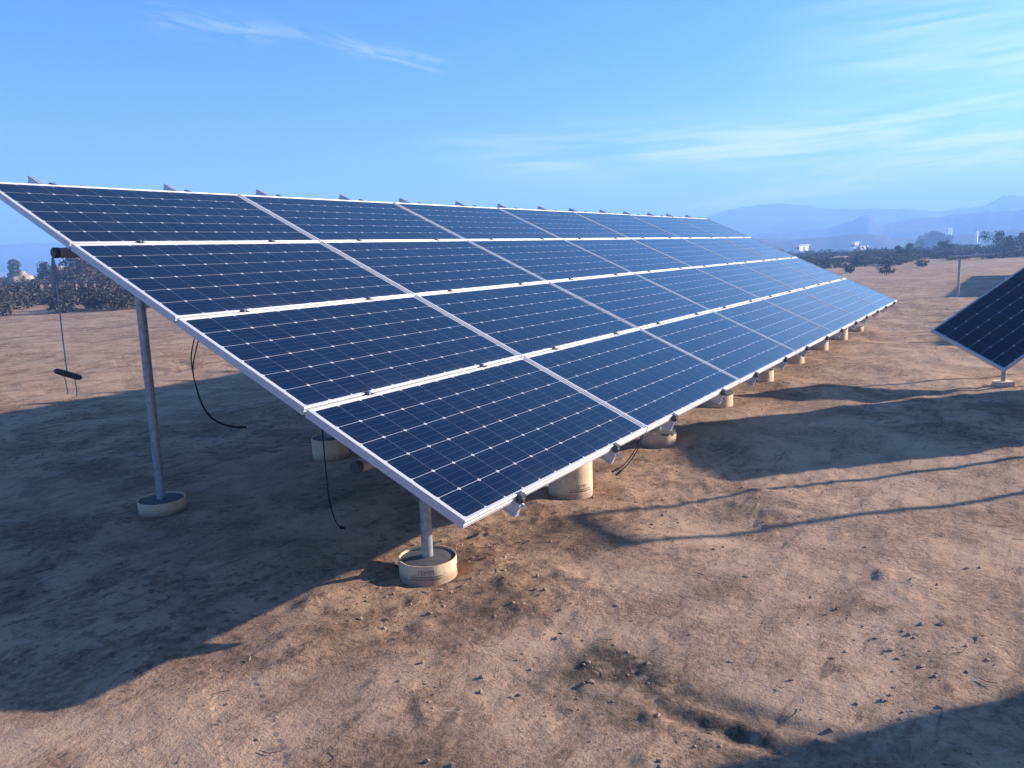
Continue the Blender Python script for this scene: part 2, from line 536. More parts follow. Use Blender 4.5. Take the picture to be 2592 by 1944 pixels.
def vn(x, y, s=0):
    ix = np.floor(x); iy = np.floor(y)
    fx = x - ix; fy = y - iy
    fx = fx * fx * fx * (fx * (fx * 6 - 15) + 10); fy = fy * fy * fy * (fy * (fy * 6 - 15) + 10)
    a = _h(ix, iy, s); b_ = _h(ix + 1, iy, s); c_ = _h(ix, iy + 1, s); d = _h(ix + 1, iy + 1, s)
    return (a + (b_ - a) * fx) * (1 - fy) + (c_ + (d - c_) * fx) * fy - 0.5


def fbm(x, y, s=0, o=4, g=0.5):
    r_ = 0; a = 1.0
    for i in range(o):
        r_ = r_ + a * vn(x * 2 ** i + 17.3 * i, y * 2 ** i - 9.1 * i, s + i)
        a *= g
    return r_


def sstep(x, a, b):
    t_ = np.clip((x - a) / (b - a), 0, 1)
    return t_ * t_ * (3 - 2 * t_)


POST_X = [0.55 + 1.61 * k for k in range(9)]
FRONT_Y, FRONT_Z = 0.6627, 0.1416 + GZ
REAR_Y, REAR_Z = 2.9797, 1.1974 + GZ


def seg_d(x, y, a, b):
    ax, ay = a; bx, by = b
    L2 = (bx - ax) ** 2 + (by - ay) ** 2
    t_ = np.clip(((x - ax) * (bx - ax) + (y - ay) * (by - ay)) / L2, 0, 1)
    return np.hypot(x - ax - t_ * (bx - ax), y - ay - t_ * (by - ay)), t_


RUTS = [((-0.06, -0.80), (-0.17, -1.75), 0.035), ((0.08, -0.82), (0.00, -1.9), 0.035)]


def ground_z(x, y):
    x = np.asarray(x, float); y = np.asarray(y, float)
    r_ = np.hypot(x - CAM[0], y - CAM[1])
    near = 1 - sstep(r_, 14, 40)
    z = 0.10 * fbm(x / 7.0, y / 7.0, 3, 3) * sstep(r_, 2, 12)
    z = z + near * (0.036 * fbm(x / 1.1, y / 1.1, 21, 3) + 0.009 * fbm(x / 0.30, y / 0.30, 31, 4) + 0.006 * np.maximum(fbm(x / 0.11, y / 0.13, 35, 3) - 0.05, 0))
    clod = vn(x / 0.075, y / 0.075, 41) + 0.5
    patch = sstep(fbm(x / 0.7, y / 0.7, 51, 3), 0.02, 0.35)
    z = z + near * patch * 0.014 * np.maximum(clod - 0.45, 0) * 2
    # streaky scraped soil
    z = z + near * 0.010 * fbm(x / 0.9, y / 0.16, 61, 3)
    # loose earth thrown up round the piers
    for xx in POST_X:
        for yy in (FRONT_Y, REAR_Y):
            d = np.hypot(x - xx, y - yy)
            z = z + 0.022 * np.exp(-((d - 0.34) / 0.13) ** 2) - 0.02 * np.exp(-(d / 0.16) ** 2)
    # low mound and scrapes
    for (mx, my, h, s1) in ((2.58, -0.62, 0.045, 0.27), (1.05, 0.02, -0.015, 0.16), (-0.30, 0.72, 0.035, 0.22), (0.02, 0.85, 0.03, 0.16), (1.5, -0.4, 0.02, 0.3), (5.2, 0.3, 0.03, 0.25)):
        z = z + h * np.exp(-(((x - mx) ** 2 + (y - my) ** 2) / s1 ** 2))
    for a, b_, wd in RUTS:
        d, t_ = seg_d(x, y, a, b_)
        d = d + 0.03 * fbm(x / 0.2, y / 0.2, 77, 2)
        k = sstep(t_, 0, 0.15)
        z = z - 0.012 * np.exp(-(d / wd) ** 2) * k + 0.006 * np.exp(-((d - wd * 1.9) / (wd * 0.8)) ** 2) * k
    # an old wheel-turn ring behind the array
    d = np.abs(np.hypot(x - 4.8, (y - 10.0)) - 0.85) + 0.05 * fbm(x / 0.4, y / 0.4, 78, 2)
    z = z - 0.03 * np.exp(-(d / 0.07) ** 2)
    # tracks far on the right plain
    far = sstep(r_, 70, 330)
    z = z - 2.4 * far + 2.4 * sstep(r_, 500, 900)
    z = z + sstep(r_, 25, 90) * 0.5 * fbm(x / 45.0, y / 45.0, 90, 3)
    return z


def gz(x, y):
    return float(ground_z(np.array([x]), np.array([y]))[0])


# ------------------------------------------------------------------ ground: one sheet to the horizon
ang = np.concatenate([np.arange(-10, 75, 0.16), np.arange(75, 350, 3.0)])
na = len(ang)
rad = 0.35 * np.exp(np.arange(0, 820) * 0.0112)
rad = rad[rad < 3200]
nr = len(rad)
A, RR = np.meshgrid(np.radians(ang), rad)
X = CAM[0] + RR * np.cos(A); Y = CAM[1] + RR * np.sin(A)
Z = ground_z(X.ravel(), Y.ravel()).reshape(X.shape)
co = np.stack([X, Y, Z], -1).reshape(-1, 3)
co = np.vstack([co, [[CAM[0], CAM[1], float(Z[0].mean())]]])
i_ = np.arange(nr - 1)[:, None] * na; j = np.arange(na)[None, :]; j2 = (j + 1) % na
quads = np.stack([i_ + j, i_ + na + j, i_ + na + j2, i_ + j2], -1).reshape(-1, 4)
tris = np.stack([np.full(na, len(co) - 1), j[0], j2[0]], -1)
me = bpy.data.meshes.new('ground')
me.vertices.add(len(co)); me.vertices.foreach_set('co', co.ravel())
nl = quads.size + tris.size
me.loops.add(nl); me.loops.foreach_set('vertex_index', np.concatenate([quads.ravel(), tris.ravel()]).astype(np.int32))
me.polygons.add(len(quads) + len(tris))
me.polygons.foreach_set('loop_start', np.concatenate([np.arange(len(quads)) * 4, quads.size + np.arange(len(tris)) * 3]).astype(np.int32))
me.update(calc_edges=True)
me.polygons.foreach_set('use_smooth', [True] * len(me.polygons))
# darker disturbed soil, with the shade of ruts and clods painted in
xx, yy = co[:, 0], co[:, 1]
soil_shade = np.zeros(len(co))
for (mx, my, sx, sy, a_) in ((0.10, -0.62, 0.20, 0.22, 1.0), (0.06, -0.90, 0.12, 0.30, 1.0), (-0.04, -1.15, 0.09, 0.40, 1.0), (-0.20, -1.0, 0.07, 0.3, 0.8), (-0.55, 0.35, 0.3, 0.14, 0.55), (-0.05, 0.60, 0.25, 0.12, 0.7), (0.3, 0.1, 0.2, 0.2, 0.5), (1.2, 0.1, 0.25, 0.12, 0.5), (1.3, 0.42, 0.3, 0.15, 0.6), (-0.9, -0.3, 0.25, 0.2, 0.35), (0.9, -0.7, 0.3, 0.25, 0.35)):
    soil_shade = np.maximum(soil_shade, a_ * np.exp(-((xx - mx) / sx) ** 2 - ((yy - my) / sy) ** 2))
soil_shade = np.clip(soil_shade * (0.75 + 1.2 * fbm(xx / 0.25, yy / 0.25, 99, 3)) * 1.3, 0, 1)
ca = me.color_attributes.new('soil_shade', 'FLOAT_COLOR', 'POINT')
ca.data.foreach_set('color', np.stack([soil_shade, soil_shade, soil_shade, np.ones_like(soil_shade)], -1).astype(np.float32).ravel())
me.materials.append(M['dirt'])
tag(place('ground', me), kind='structure')

# ------------------------------------------------------------------ hills and mountains (ridges with real depth)
def ridge(name, sil, r_crest, depth_front, depth_back, seed, rough, base=-6.0, lo=-170, hi=190, fill=1.0):
    """sil: list of (azimuth, elevation) seen in the photo; outside it the skyline continues with noise"""
    sil = sorted(sil)
    a0, a1 = sil[0][0], sil[-1][0]
    az = np.concatenate([np.arange(lo, a0, 1.0), np.arange(a0, a1, 0.12 if a1 - a0 < 40 else 0.4), np.arange(a1, hi, 1.0)])
    el = np.interp(az, [s_[0] for s_ in sil], [s_[1] for s_ in sil])
    nz = fill * (0.9 * vn(az / 9.0, az * 0 + seed, seed) + 0.4 * vn(az / 3.0, az * 0 + seed, seed + 1))
    outside = np.clip(np.maximum(a0 - az, az - a1) / 6.0, 0, 1)
    el = el + nz * outside
    el = el + rough * 0.10 * fbm(az / 0.5, az * 0 + 3.3, seed + 5, 3)
    zc = CAM[2] + r_crest * np.tan(np.radians(el))
    kx = [-1, -0.75, -0.5, -0.3, -0.15, -0.06, 0]; kf = [0.0, 0.10, 0.28, 0.50, 0.74, 0.90, 1.0]
    prof = [(depth_front * q, float(np.interp(q, kx, kf))) for q in np.linspace(-1, 0, 26)] + [(depth_back * 0.1, 0.9), (depth_back * 0.4, 0.5), (depth_back, 0.0)]
    V = []
    wx = CAM[0] + r_crest * np.cos(np.radians(az)); wy = CAM[1] + r_crest * np.sin(np.radians(az))
    for dr, f in prof:
        rr = r_crest + dr
        px_ = CAM[0] + rr * np.cos(np.radians(az)); py_ = CAM[1] + rr * np.sin(np.radians(az))
        n2 = fbm(px_ / 70.0, py_ / 70.0, seed + 9, 5, 0.55)
        gul = np.abs(fbm(px_ / 45.0, py_ / 45.0, seed + 19, 4)) - 0.2      # gullies
        g = f + rough * (0.55 * n2 + 0.45 * gul) * (3.0 * f * (1 - f))
        g = np.minimum(g, 0.97 if f < 1 else 1)
        V.append(np.stack([px_, py_, base + (zc - base) * g], -1))
    V = np.array(V); n = len(az)
    fs = [(i * n + k, (i + 1) * n + k, (i + 1) * n + k + 1, i * n + k + 1) for i in range(len(prof) - 1) for k in range(n - 1)]
    mb = MB(); mb.quad_mesh(V.reshape(-1, 3), fs)
    return tag(mb.build(name, M['hill'], smooth='all', fix=False), kind='structure')


FAR = [(18.75, 1.91), (17.6, 2.29), (16.05, 2.45), (14.92, 2.58), (13.61, 2.54), (12.22, 2.32), (11.53, 2.16), (10.27, 2.1), (9.22, 1.95), (8.38, 1.99), (7.36, 1.88), (6.27, 1.93), (5.28, 1.7), (4.84, 1.61), (3.54, 1.71), (2.95, 1.82), (2.61, 1.73), (1.87, 1.95), (1.24, 2.36), (0.67, 2.39), (0.17, 2.24), (-2, 1.7),
       (22, 1.3), (30, 1.0), (45, 1.0), (58, 1.3), (61.44, 1.39), (61.9, 1.42), (62.41, 1.43), (62.54, 1.42), (62.71, 1.47), (63.1, 1.45), (63.41, 1.37), (64.43, 1.39), (67, 1.5)]
MID = [(15.81, 0.52), (15.2, 0.68), (13.97, 0.61), (12.28, 0.81), (11.2, 0.82), (9.86, 1.12), (9.11, 1.49), (8.55, 1.57), (7.98, 1.19), (7.6, 0.99), (7.05, 1.07), (6.15, 1.23), (4.38, 1.3), (3.52, 1.39), (2.26, 1.45), (0.12, 1.48), (-3, 1.2), (17, 0.3), (20, -0.3), (26, -0.6)]
NEAR = [(19, -0.5), (16.5, 0.25), (15.2, 0.30), (13.5, 0.12), (12, 0.22), (10.5, 0.30), (9.0, 0.42), (7.5, 0.20), (6, -0.05), (4, 0.12), (2, 0.30), (0, 0.38), (-4, 0.3), (24, -0.8)]
ridge('mountains', FAR, 820, 240, 150, 5, 1.0, -8)
ridge('hills', MID, 530, 170, 100, 25, 1.0, -8, fill=0.2)
ridge('foothills', NEAR, 350, 110, 50, 45, 1.0, -7, fill=0.1)

# ------------------------------------------------------------------ solar panels
SLOPE = (TILT, 0, 0)
fr = MB()
fr.rings(PL, PW, [(0, -0.040), (0, -0.0225), (0.0018, -0.0215), (0.0018, -0.0165), (0, -0.0155), (0, -0.0016), (0.0016, 0), (0.0112, 0), (0.0122, -0.0012), (0.0122, -0.0052), (0.0022, -0.0064), (0.0022, -0.0378), (0.028, -0.0378), (0.028, -0.040)])
ME_FRAME = fr.mesh('frame', M['alu'])
g = MB()
g.quad_mesh([(0.012, 0.012, -0.0045), (PL - 0.012, 0.012, -0.0045), (PL - 0.012, PW - 0.012, -0.0045), (0.012, PW - 0.012, -0.0045)], [(0, 1, 2, 3)])
ME_CELLS = g.mesh('cell_face', M['cells'], fix=False)
uvl = ME_CELLS.uv_layers.new(name='UVMap')
mu, mv = 0.0300, 0.0205
for lp in ME_CELLS.loops:
    p = ME_CELLS.vertices[lp.vertex_index].co
    uvl.data[lp.index].uv = ((p.x - mu) / ((PL - 2 * mu) / 12), (p.y - mv) / ((PW - 2 * mv) / 6))
g = MB(); g.box(0.0125, PL - 0.0125, 0.0125, PW - 0.0125, -0.0095, -0.0068)
ME_BACK = g.mesh('backsheet', M['white_back'])
g = MB(); g.box(PL / 2 - 0.06, PL / 2 + 0.06, PW - 0.18, PW - 0.07, -0.030, -0.0097)
ME_JB = g.mesh('junction_box', M['dark_plastic'])

ROW = ['bottom', 'second lowest', 'second highest', 'top']
ORD = ['first', 'second', 'third', 'fourth', 'fifth', 'sixth', 'seventh']
LOOK = ['dark navy', 'navy', 'deep blue', 'mid blue', 'light blue', 'pale blue', 'palest blue']


def panel(u0, v0, origin, label, group):
    p = np.array(origin) + np.array([u0, 0, 0]) + v0 * VW
    root = empty('solar_panel', p, SLOPE)
    place('frame', ME_FRAME, root); place('cell_face', ME_CELLS, root)
    place('backsheet', ME_BACK, root); place('junction_box', ME_JB, root)
    # panels are never bolted down perfectly: a hair of tilt each
    root.rotation_euler = (TILT + random.uniform(-1, 1) * R(0.10), random.uniform(-1, 1) * R(0.06), 0)
    return tag(root, label, 'solar panel', group)


ORG = np.array([0, 0, GZ])
for r_i in range(4):
    for c_i in range(7):
        where = {0: 'at the near left end', 6: 'at the far right end'}.get(c_i, f'{ORD[c_i]} from the near left end')
        panel(c_i * PU, r_i * PV, ORG, f'{LOOK[c_i]} solar panel in the {ROW[r_i]} row, {where}', 'solar panels of the tilted array')

# ------------------------------------------------------------------ rails with clamps
RAIL_U = [c_i * PU + d for c_i in range(7) for d in (0.44, 1.49)]
rw = 0.0175
RP = [(-rw, -0.116), (rw, -0.116), (rw, -0.106), (rw - 0.005, -0.100), (rw - 0.005, -0.060), (rw, -0.054), (rw, -0.0405), (0.005, -0.0405), (0.005, -0.050), (-0.005, -0.050), (-0.005, -0.0405), (-rw, -0.0405), (-rw, -0.054), (-rw + 0.005, -0.060), (-rw + 0.005, -0.100), (-rw, -0.106)]
g = MB(); g.extrude(RP, -0.028, 4.295)
ME_RAIL = g.mesh('channel', M['rail'])
g = MB()   # low end clamp: a Z block gripping the panel's low edge
g.extrude([(-0.019, -0.0400), (0.019, -0.0400), (0.019, 0.0045), (-0.019, 0.0045)], -0.026, -0.0015)
g.box(-0.019, 0.019, -0.0015, 0.0085, 0.0008, 0.0045)
g.box(-0.012, 0.012, -0.034, -0.026, -0.036, -0.012)
ME_ENDC = g.mesh('end_clamp', M['clamp'])
g = MB(); g.tube([(0.012, -0.040, -0.052), (0.012, -0.022, -0.052)], 0.0085, 6); g.tube([(0.012, -0.052, -0.052), (0.012, -0.040, -0.052)], 0.0045, 8)
ME_BOLT_LOW = g.mesh('bolt', M['bolt'])
g = MB()
g.box(-0.019, 0.019, -0.013, 0.029, 0.0010, 0.0050); g.box(-0.019, 0.019, 0.0015, 0.0145, -0.038, 0.0008)
ME_MIDC = g.mesh('mid_clamp', M['clamp'])
g = MB(); g.tube([(0, 0.008, 0.0052), (0, 0.008, 0.0125)], 0.0085, 6)
ME_BOLT = g.mesh('bolt', M['bolt'])


def rail(u0, origin, label, group):
    root = empty('mounting_rail', np.array(origin) + np.array([u0, 0, 0]), SLOPE)
    place('channel', ME_RAIL, root)
    e1 = place('end_clamp', ME_ENDC, root)
    place('bolt', ME_BOLT_LOW, e1)
    e2 = place('end_clamp', ME_ENDC, root, (0, 4 * PV - (PV - PW), 0), (0, 0, math.pi))
    place('bolt', ME_BOLT, e2, (0, -0.012, 0.0))
    for k in range(1, 4):
        m_c = place('mid_clamp', ME_MIDC, root, (0, k * PV - (PV - PW), 0))
        place('bolt', ME_BOLT, m_c)
    return tag(root, label, 'mounting rail', group)


NTH = ['nearest', 'second', 'third', 'fourth', 'fifth', 'sixth', 'seventh', 'eighth', 'ninth', 'tenth', 'eleventh', 'twelfth', 'thirteenth', 'farthest']
for k, u0 in enumerate(RAIL_U):
    lab = f'{NTH[k]} aluminium rail' + ('' if k in (0, 13) else ' from the near end') + ', its tip poking past the top edge'
    rail(u0, ORG, lab, 'aluminium rails under the panels')

# ------------------------------------------------------------------ pipe beams, posts and piers
PR = 0.0302


def beam(y, z, x0, x1, label, origin=(0, 0, 0)):
    root = empty('pipe_beam', (origin[0] + x0, origin[1] + y, origin[2] + z))
    g = MB(); g.tube([(0.02, 0, 0), (x1 - x0, 0, 0)], PR, 20, cap=False); g.build('pipe', M['galv'], root, smooth=True)
    for e, d in ((0.0, 1), (x1 - x0, -1)):
        g = MB(); g.tube([(e, 0, 0), (e + d * 0.004, 0, 0), (e + d * 0.03, 0, 0)], [PR - 0.002, PR + 0.0018, PR + 0.0018], 20); g.build('end_cap', M['cap'], root, smooth=True)
    return tag(root, label, 'pipe beam', 'horizontal pipe beams under the array')


beam(FRONT_Y, FRONT_Z, 0.045, 13.82, 'low horizontal steel pipe beam under the bottom row, black cap at its near end')
beam(REAR_Y, REAR_Z, 0.02, 13.82, 'high horizontal steel pipe beam poking out left below the upper rows, grey band near its end')


def post(x, y, z0, z1, label, group, origin=(0, 0, 0)):
    root = empty('steel_post', (origin[0] + x, origin[1] + y, 0))
    g = MB(); g.tube([(0, 0, z0 - 0.1), (0, 0, z1 - 0.045)], PR, 20); g.build('pipe', M['galv'], root, smooth=True)
    g = MB()
    g.tube([(0, 0, z1 - 0.10), (0, 0, z1 - 0.04)], PR + 0.006, 20)
    g.tube([(-0.045, 0, z1), (0.045, 0, z1)], PR + 0.004, 20)
    g.build('top_fitting', M['galv'], root, smooth=True)
    g = MB()
    for sx in (-0.032, 0.032):
        g.tube([(sx, -PR - 0.016, z1 + 0.01), (sx, -PR - 0.003, z1 + 0.01)], 0.007, 6)
    g.build('set_screw', M['bolt'], root)
    return tag(root, label, 'steel post', group)


def pier_mesh(h, seed, torn):
    rr = random.Random(seed)
    seg = 40
    rim = [h + (rr.uniform(-0.0012, 0.0012)) + (0.0 if not torn else -0.05 * max(0, math.sin(2 * math.pi * k / seg * 1.0 + seed)) * rr.uniform(0.5, 1.0)) for k in range(seg)]
    g = MB()
    ro, ri = 0.1555, 0.1495
    vs = []
    zs = (-0.30, 0.0, h * 0.5)
    dent = [1 + 0.012 * math.sin(2 * 2 * math.pi * k / seg + seed) for k in range(seg)]
    for z in zs:
        vs += [(ro * dent[k] * math.cos(2 * math.pi * k / seg), ro * dent[k] * math.sin(2 * math.pi * k / seg), z) for k in range(seg)]
    vs += [(ro * dent[k] * math.cos(2 * math.pi * k / seg), ro * dent[k] * math.sin(2 * math.pi * k / seg), rim[k]) for k in range(seg)]
    vs += [(ri * dent[k] * math.cos(2 * math.pi * k / seg), ri * dent[k] * math.sin(2 * math.pi * k / seg), rim[k] - 0.001) for k in range(seg)]
    vs += [(ri * dent[k] * math.cos(2 * math.pi * k / seg), ri * dent[k] * math.sin(2 * math.pi * k / seg), h - 0.08) for k in range(seg)]
    fs = []
    for i in range(5):
        for k in range(seg):
            k2 = (k + 1) % seg
            fs.append((i * seg + k, i * seg + k2, (i + 1) * seg + k2, (i + 1) * seg + k))
    g.quad_mesh(vs, fs)
    return g


def pier(x, y, h, label, group, seed=0, torn=False, core=True, text=None, origin=(0, 0, 0)):
    gx, gy = origin[0] + x, origin[1] + y
    root = empty('concrete_pier', (gx, gy, 0))
    place('form_tube', pier_mesh(h, seed, torn).mesh('form_tube', M['card'], smooth=True), root)
    g = MB()
    rr = random.Random(seed + 50)
    prof = [(0.1488, -0.30), (0.1488, h - 0.012), (0.140, h - 0.010 + rr.uniform(-0.003, 0.003)), (0.10, h - 0.006), (0.06, h - 0.004), (0.034, h - 0.001)]
    g.lathe(prof, 36); g.quad_mesh([(0.034 * math.cos(k), 0.034 * math.sin(k), h - 0.001) for k in np.linspace(0, 2 * math.pi, 12, endpoint=False)], [tuple(range(12))])
    g.build('concrete_core', M['concrete'], root, smooth=True)
    return tag(root, label, 'concrete pier', group)


FP = [0.115, 0.43, 0.13, 0.15, 0.13, 0.12, 0.15, 0.34, 0.11]
RPH = [0.085, 0.175, 0.15, 0.14, 0.17, 0.15, 0.14, 0.15, 0.16]
NUM = ['nearest', 'second', 'third', 'fourth', 'fifth', 'sixth', 'seventh', 'eighth', 'farthest']
fp_note = ['with a worn print', 'tall, under the low edge', 'short with a ragged top', 'torn and flaking at its right side', 'short, with an open dark top', 'short and sunlit', 'short and sunlit at right', 'tall and slim-looking', 'short, near the far end']
for k in range(9):
    gf = gz(POST_X[k] - 0.1, FRONT_Y - 0.1)
    gr = gz(POST_X[k] - 0.1, REAR_Y - 0.1)
    pier(POST_X[k], FRONT_Y, gf + FP[k], f'{NUM[k]} tan tube pier of the front row, {fp_note[k]}', 'tan tube piers under the front posts', seed=k + 1, torn=k in (2, 3))
    pier(POST_X[k], REAR_Y, gr + RPH[k], f'{NUM[k]} tan tube pier of the back row, shaded below the array', 'tan tube piers under the rear posts', seed=k + 31)
    post(POST_X[k], FRONT_Y, gf + FP[k], FRONT_Z, f'{NUM[k]} short steel post of the front row standing in its tan pier', 'front steel posts')
    post(POST_X[k], REAR_Y, gr + RPH[k], REAR_Z, f'{NUM[k]} tall steel post of the back row holding the high beam', 'rear steel posts')

# print on the two nearest form tubes, wrapped round the cylinder
def wrap_text(body, size, R0, ang0, z0, name='printed_text', parent=None):
    cu = bpy.data.curves.new(name, 'FONT')
    cu.body = body; cu.size = size; cu.align_x = 'CENTER'
    o = bpy.data.objects.new('tmp_text', cu); COL.objects.link(o)
    dg = bpy.context.evaluated_depsgraph_get()
    dg.update()
    me_ = bpy.data.meshes.new_from_object(o.evaluated_get(dg))
    bpy.data.objects.remove(o)
    for v in me_.vertices:
        a = ang0 + v.co.x / R0
        z = v.co.y + z0
        v.co = (R0 * math.cos(a), R0 * math.sin(a), z)
    me_.name = name
    me_.materials.clear(); me_.materials.append(M['ink'])
    return place(name, me_, parent)


def print_bars(R0, a0, a1, bands, parent, name='printed_stripe'):
    g = MB()
    for z0, z1 in bands:
        n = 14
        vs = [(R0 * math.cos(a0 + (a1 - a0) * k / n), R0 * math.sin(a0 + (a1 - a0) * k / n), z) for z in (z0, z1) for k in range(n + 1)]
        g.quad_mesh(vs, [(k, k + 1, n + 1 + k + 1, n + 1 + k) for k in range(n)])
    return g.build(name, M['ink'], parent)


piers = [o for o in bpy.data.objects if o.get('category') == 'concrete pier']
for k, hh in ((0, 0.115), (1, 0.43)):
    pr = [o for o in piers if abs(o.location.x - POST_X[k]) < 0.01 and abs(o.location.y - FRONT_Y) < 0.01][0]
    tube_o = [o for o in bpy.data.objects if o.parent == pr and o.name.startswith('form_tube')][0]
    zg = gz(POST_X[k] - 0.1, FRONT_Y - 0.1)
    z0 = zg + (0.068 if k == 0 else 0.085)
    am = R(215) if k == 0 else R(238)
    wrap_text('TEMPL', 0.034, 0.1592, am, z0, parent=tube_o)
    print_bars(0.1590, am - 0.55, am + 0.55, [(z0 - 0.014, z0 - 0.009), (z0 - 0.028, z0 - 0.022)], tube_o)
# staple mark on the nearest pier
pr = [o for o in piers if abs(o.location.x - POST_X[0]) < 0.01 and abs(o.location.y - FRONT_Y) < 0.01][0]
g = MB(); a = R(295); zc_ = gz(POST_X[0] - 0.1, FRONT_Y - 0.1) + 0.062
g.box(-0.002, 0.002, -0.003, 0.003, -0.014, 0.014)
so = g.build('slot_mark', M['ink'], pr, loc=(0.158 * math.cos(a), 0.158 * math.sin(a), zc_)); so.rotation_euler = (0, 0, a)

# ------------------------------------------------------------------ cables and the strap hanging off the beam
def smooth_path(pts, n=6):
    pts = [np.asarray(p, float) for p in pts]
    P_ = [pts[0]] + pts + [pts[-1]]
    out_ = []
    for i in range(1, len(P_) - 2):
        p0, p1, p2, p3 = P_[i - 1], P_[i], P_[i + 1], P_[i + 2]
        for k in range(n):
            s_ = k / n
            out_.append(0.5 * ((2 * p1) + (-p0 + p2) * s_ + (2 * p0 - 5 * p1 + 4 * p2 - p3) * s_ ** 2 + (-p0 + 3 * p1 - 3 * p2 + p3) * s_ ** 3))
    out_.append(pts[-1])
    return out_


def cable(paths, conn, label):
    base = paths[0][-1]
    root = empty('cable', base)
    off = -np.asarray(base)
    for p in paths:
        g = MB(); g.tube([q + off for q in smooth_path(p)], 0.0034, 8); g.build('wire', M['cable'], root, smooth=True)
    for a, b_ in conn:
        a = np.asarray(a) + off; b_ = np.asarray(b_) + off
        g = MB(); d = b_ - a
        g.tube([a, a + d * 0.25, a + d * 0.3, a + d * 0.62, a + d * 0.66, b_], [0.0055, 0.0055, 0.009, 0.009, 0.0065, 0.0065], 10); g.build('plug', M['cable'], root, smooth=True)
    return tag(root, label, 'cable', 'black cables hanging under the array')


def pj(lst, Y):
    return [on_y(x, y, Y) for x, y in lst]


yA = 1.9
top1 = pj([(500, 830), (491, 862), (484, 900), (486, 928), (490, 952)], yA)
top2 = pj([(512, 835), (502, 862), (493, 900), (489, 925), (490, 952)], yA)
tail = pj([(490, 952), (497, 982), (506, 1012), (520, 1040), (540, 1062), (565, 1075), (590, 1081), (600, 1082)], yA)
cable([top1 + tail[1:], top2 + [q + np.array([0.004, 0.003, 0.004]) for q in tail[1:]]], [(tail[-1], on_y(622, 1081, yA))], 'black pair of wires curving down under the left panel edge, plug at the end')
yB = 1.25
c2 = pj([(815, 1060), (818, 1110), (822, 1160), (829, 1230), (838, 1285), (850, 1320), (860, 1334)], yB)
cable([c2], [(c2[-1], on_y(872, 1337, yB))], 'single black wire hanging straight down beside the second rear pier')
yC = 0.14
c3 = pj([(1626, 1090), (1618, 1118), (1603, 1146), (1585, 1170), (1572, 1182)], yC)
c3b = pj([(1630, 1090), (1621, 1122), (1606, 1152), (1588, 1176), (1576, 1188)], yC)
cable([c3, c3b], [(c3[-1], on_y(1550, 1194, yC)), (c3b[-1], on_y(1560, 1202, yC))], 'short black cable with two plugs dangling below the low edge of the array')

yS = REAR_Y - 0.02
sroot = empty('hanging_strap', on_y(140, 655, yS))
so_ = -np.array(sroot.location)
g = MB(); g.tube([np.array([0.105, REAR_Y, REAR_Z]) + so_, np.array([0.150, REAR_Y, REAR_Z]) + so_], PR + 0.003, 20); g.build('band', M['strap'], sroot, smooth=True)
g = MB()
top = on_y(133, 652, yS); bot = on_y(142, 722, yS)
rt = np.array([1.0, 0, 0])
vs = []
for k in range(6):
    s_ = k / 5; c_ = top + (bot - top) * s_ + so_
    wd = 0.006 + 0.013 * min(1, s_ * 2.2)
    vs += [c_ - rt * wd + np.array([0, -0.002, 0]), c_ + rt * wd + np.array([0, -0.002, 0]), c_ + rt * wd + np.array([0, 0.002, 0]), c_ - rt * wd + np.array([0, 0.002, 0])]
fs = [(i * 4 + k, i * 4 + (k + 1) % 4, (i + 1) * 4 + (k + 1) % 4, (i + 1) * 4 + k) for i in range(5) for k in range(4)] + [(3, 2, 1, 0), (20, 21, 22, 23)]
g.quad_mesh(vs, fs); g.build('webbing', M['strap'], sroot)
g = MB(); g.tube([on_y(x, y, yS) + so_ for x, y in ((144, 720), (150, 780), (158, 850), (166, 915), (170, 942))], [0.0055, 0.005, 0.0042, 0.0038, 0.0038], 8); g.build('cord', M['strap'], sroot, smooth=True)
g = MB(); a, b_ = on_y(138, 938, yS) + so_, on_y(206, 957, yS) + so_
g.tube([a + (b_ - a) * s_ for s_ in (0, 0.06, 0.3, 0.7, 0.94, 1.0)], [0.008, 0.0165, 0.019, 0.019, 0.016, 0.009], 12); g.build('handle', M['dark_plastic'], sroot, smooth=True)
for pa in (((163, 952), (168, 975), (172, 998)), ((189, 958), (193, 980), (195, 1004))):
    g = MB(); g.tube([on_y(x, y, yS) + so_ for x, y in pa], 0.003, 6); g.build('loose_end', M['strap'], sroot, smooth=True)
tag(sroot, 'grey strap looped round the high pipe end, thin cord and dark handle hanging below', 'strap')

# ------------------------------------------------------------------ clods, stones, twigs
def ico():
    bm = bmesh.new(); bmesh.ops.create_icosphere(bm, subdivisions=1, radius=1)
    v = np.array([x.co[:] for x in bm.verts]); f = np.array([[q.index for q in x.verts] for x in bm.faces]); bm.free()
    return v, f


iv, if_ = ico()


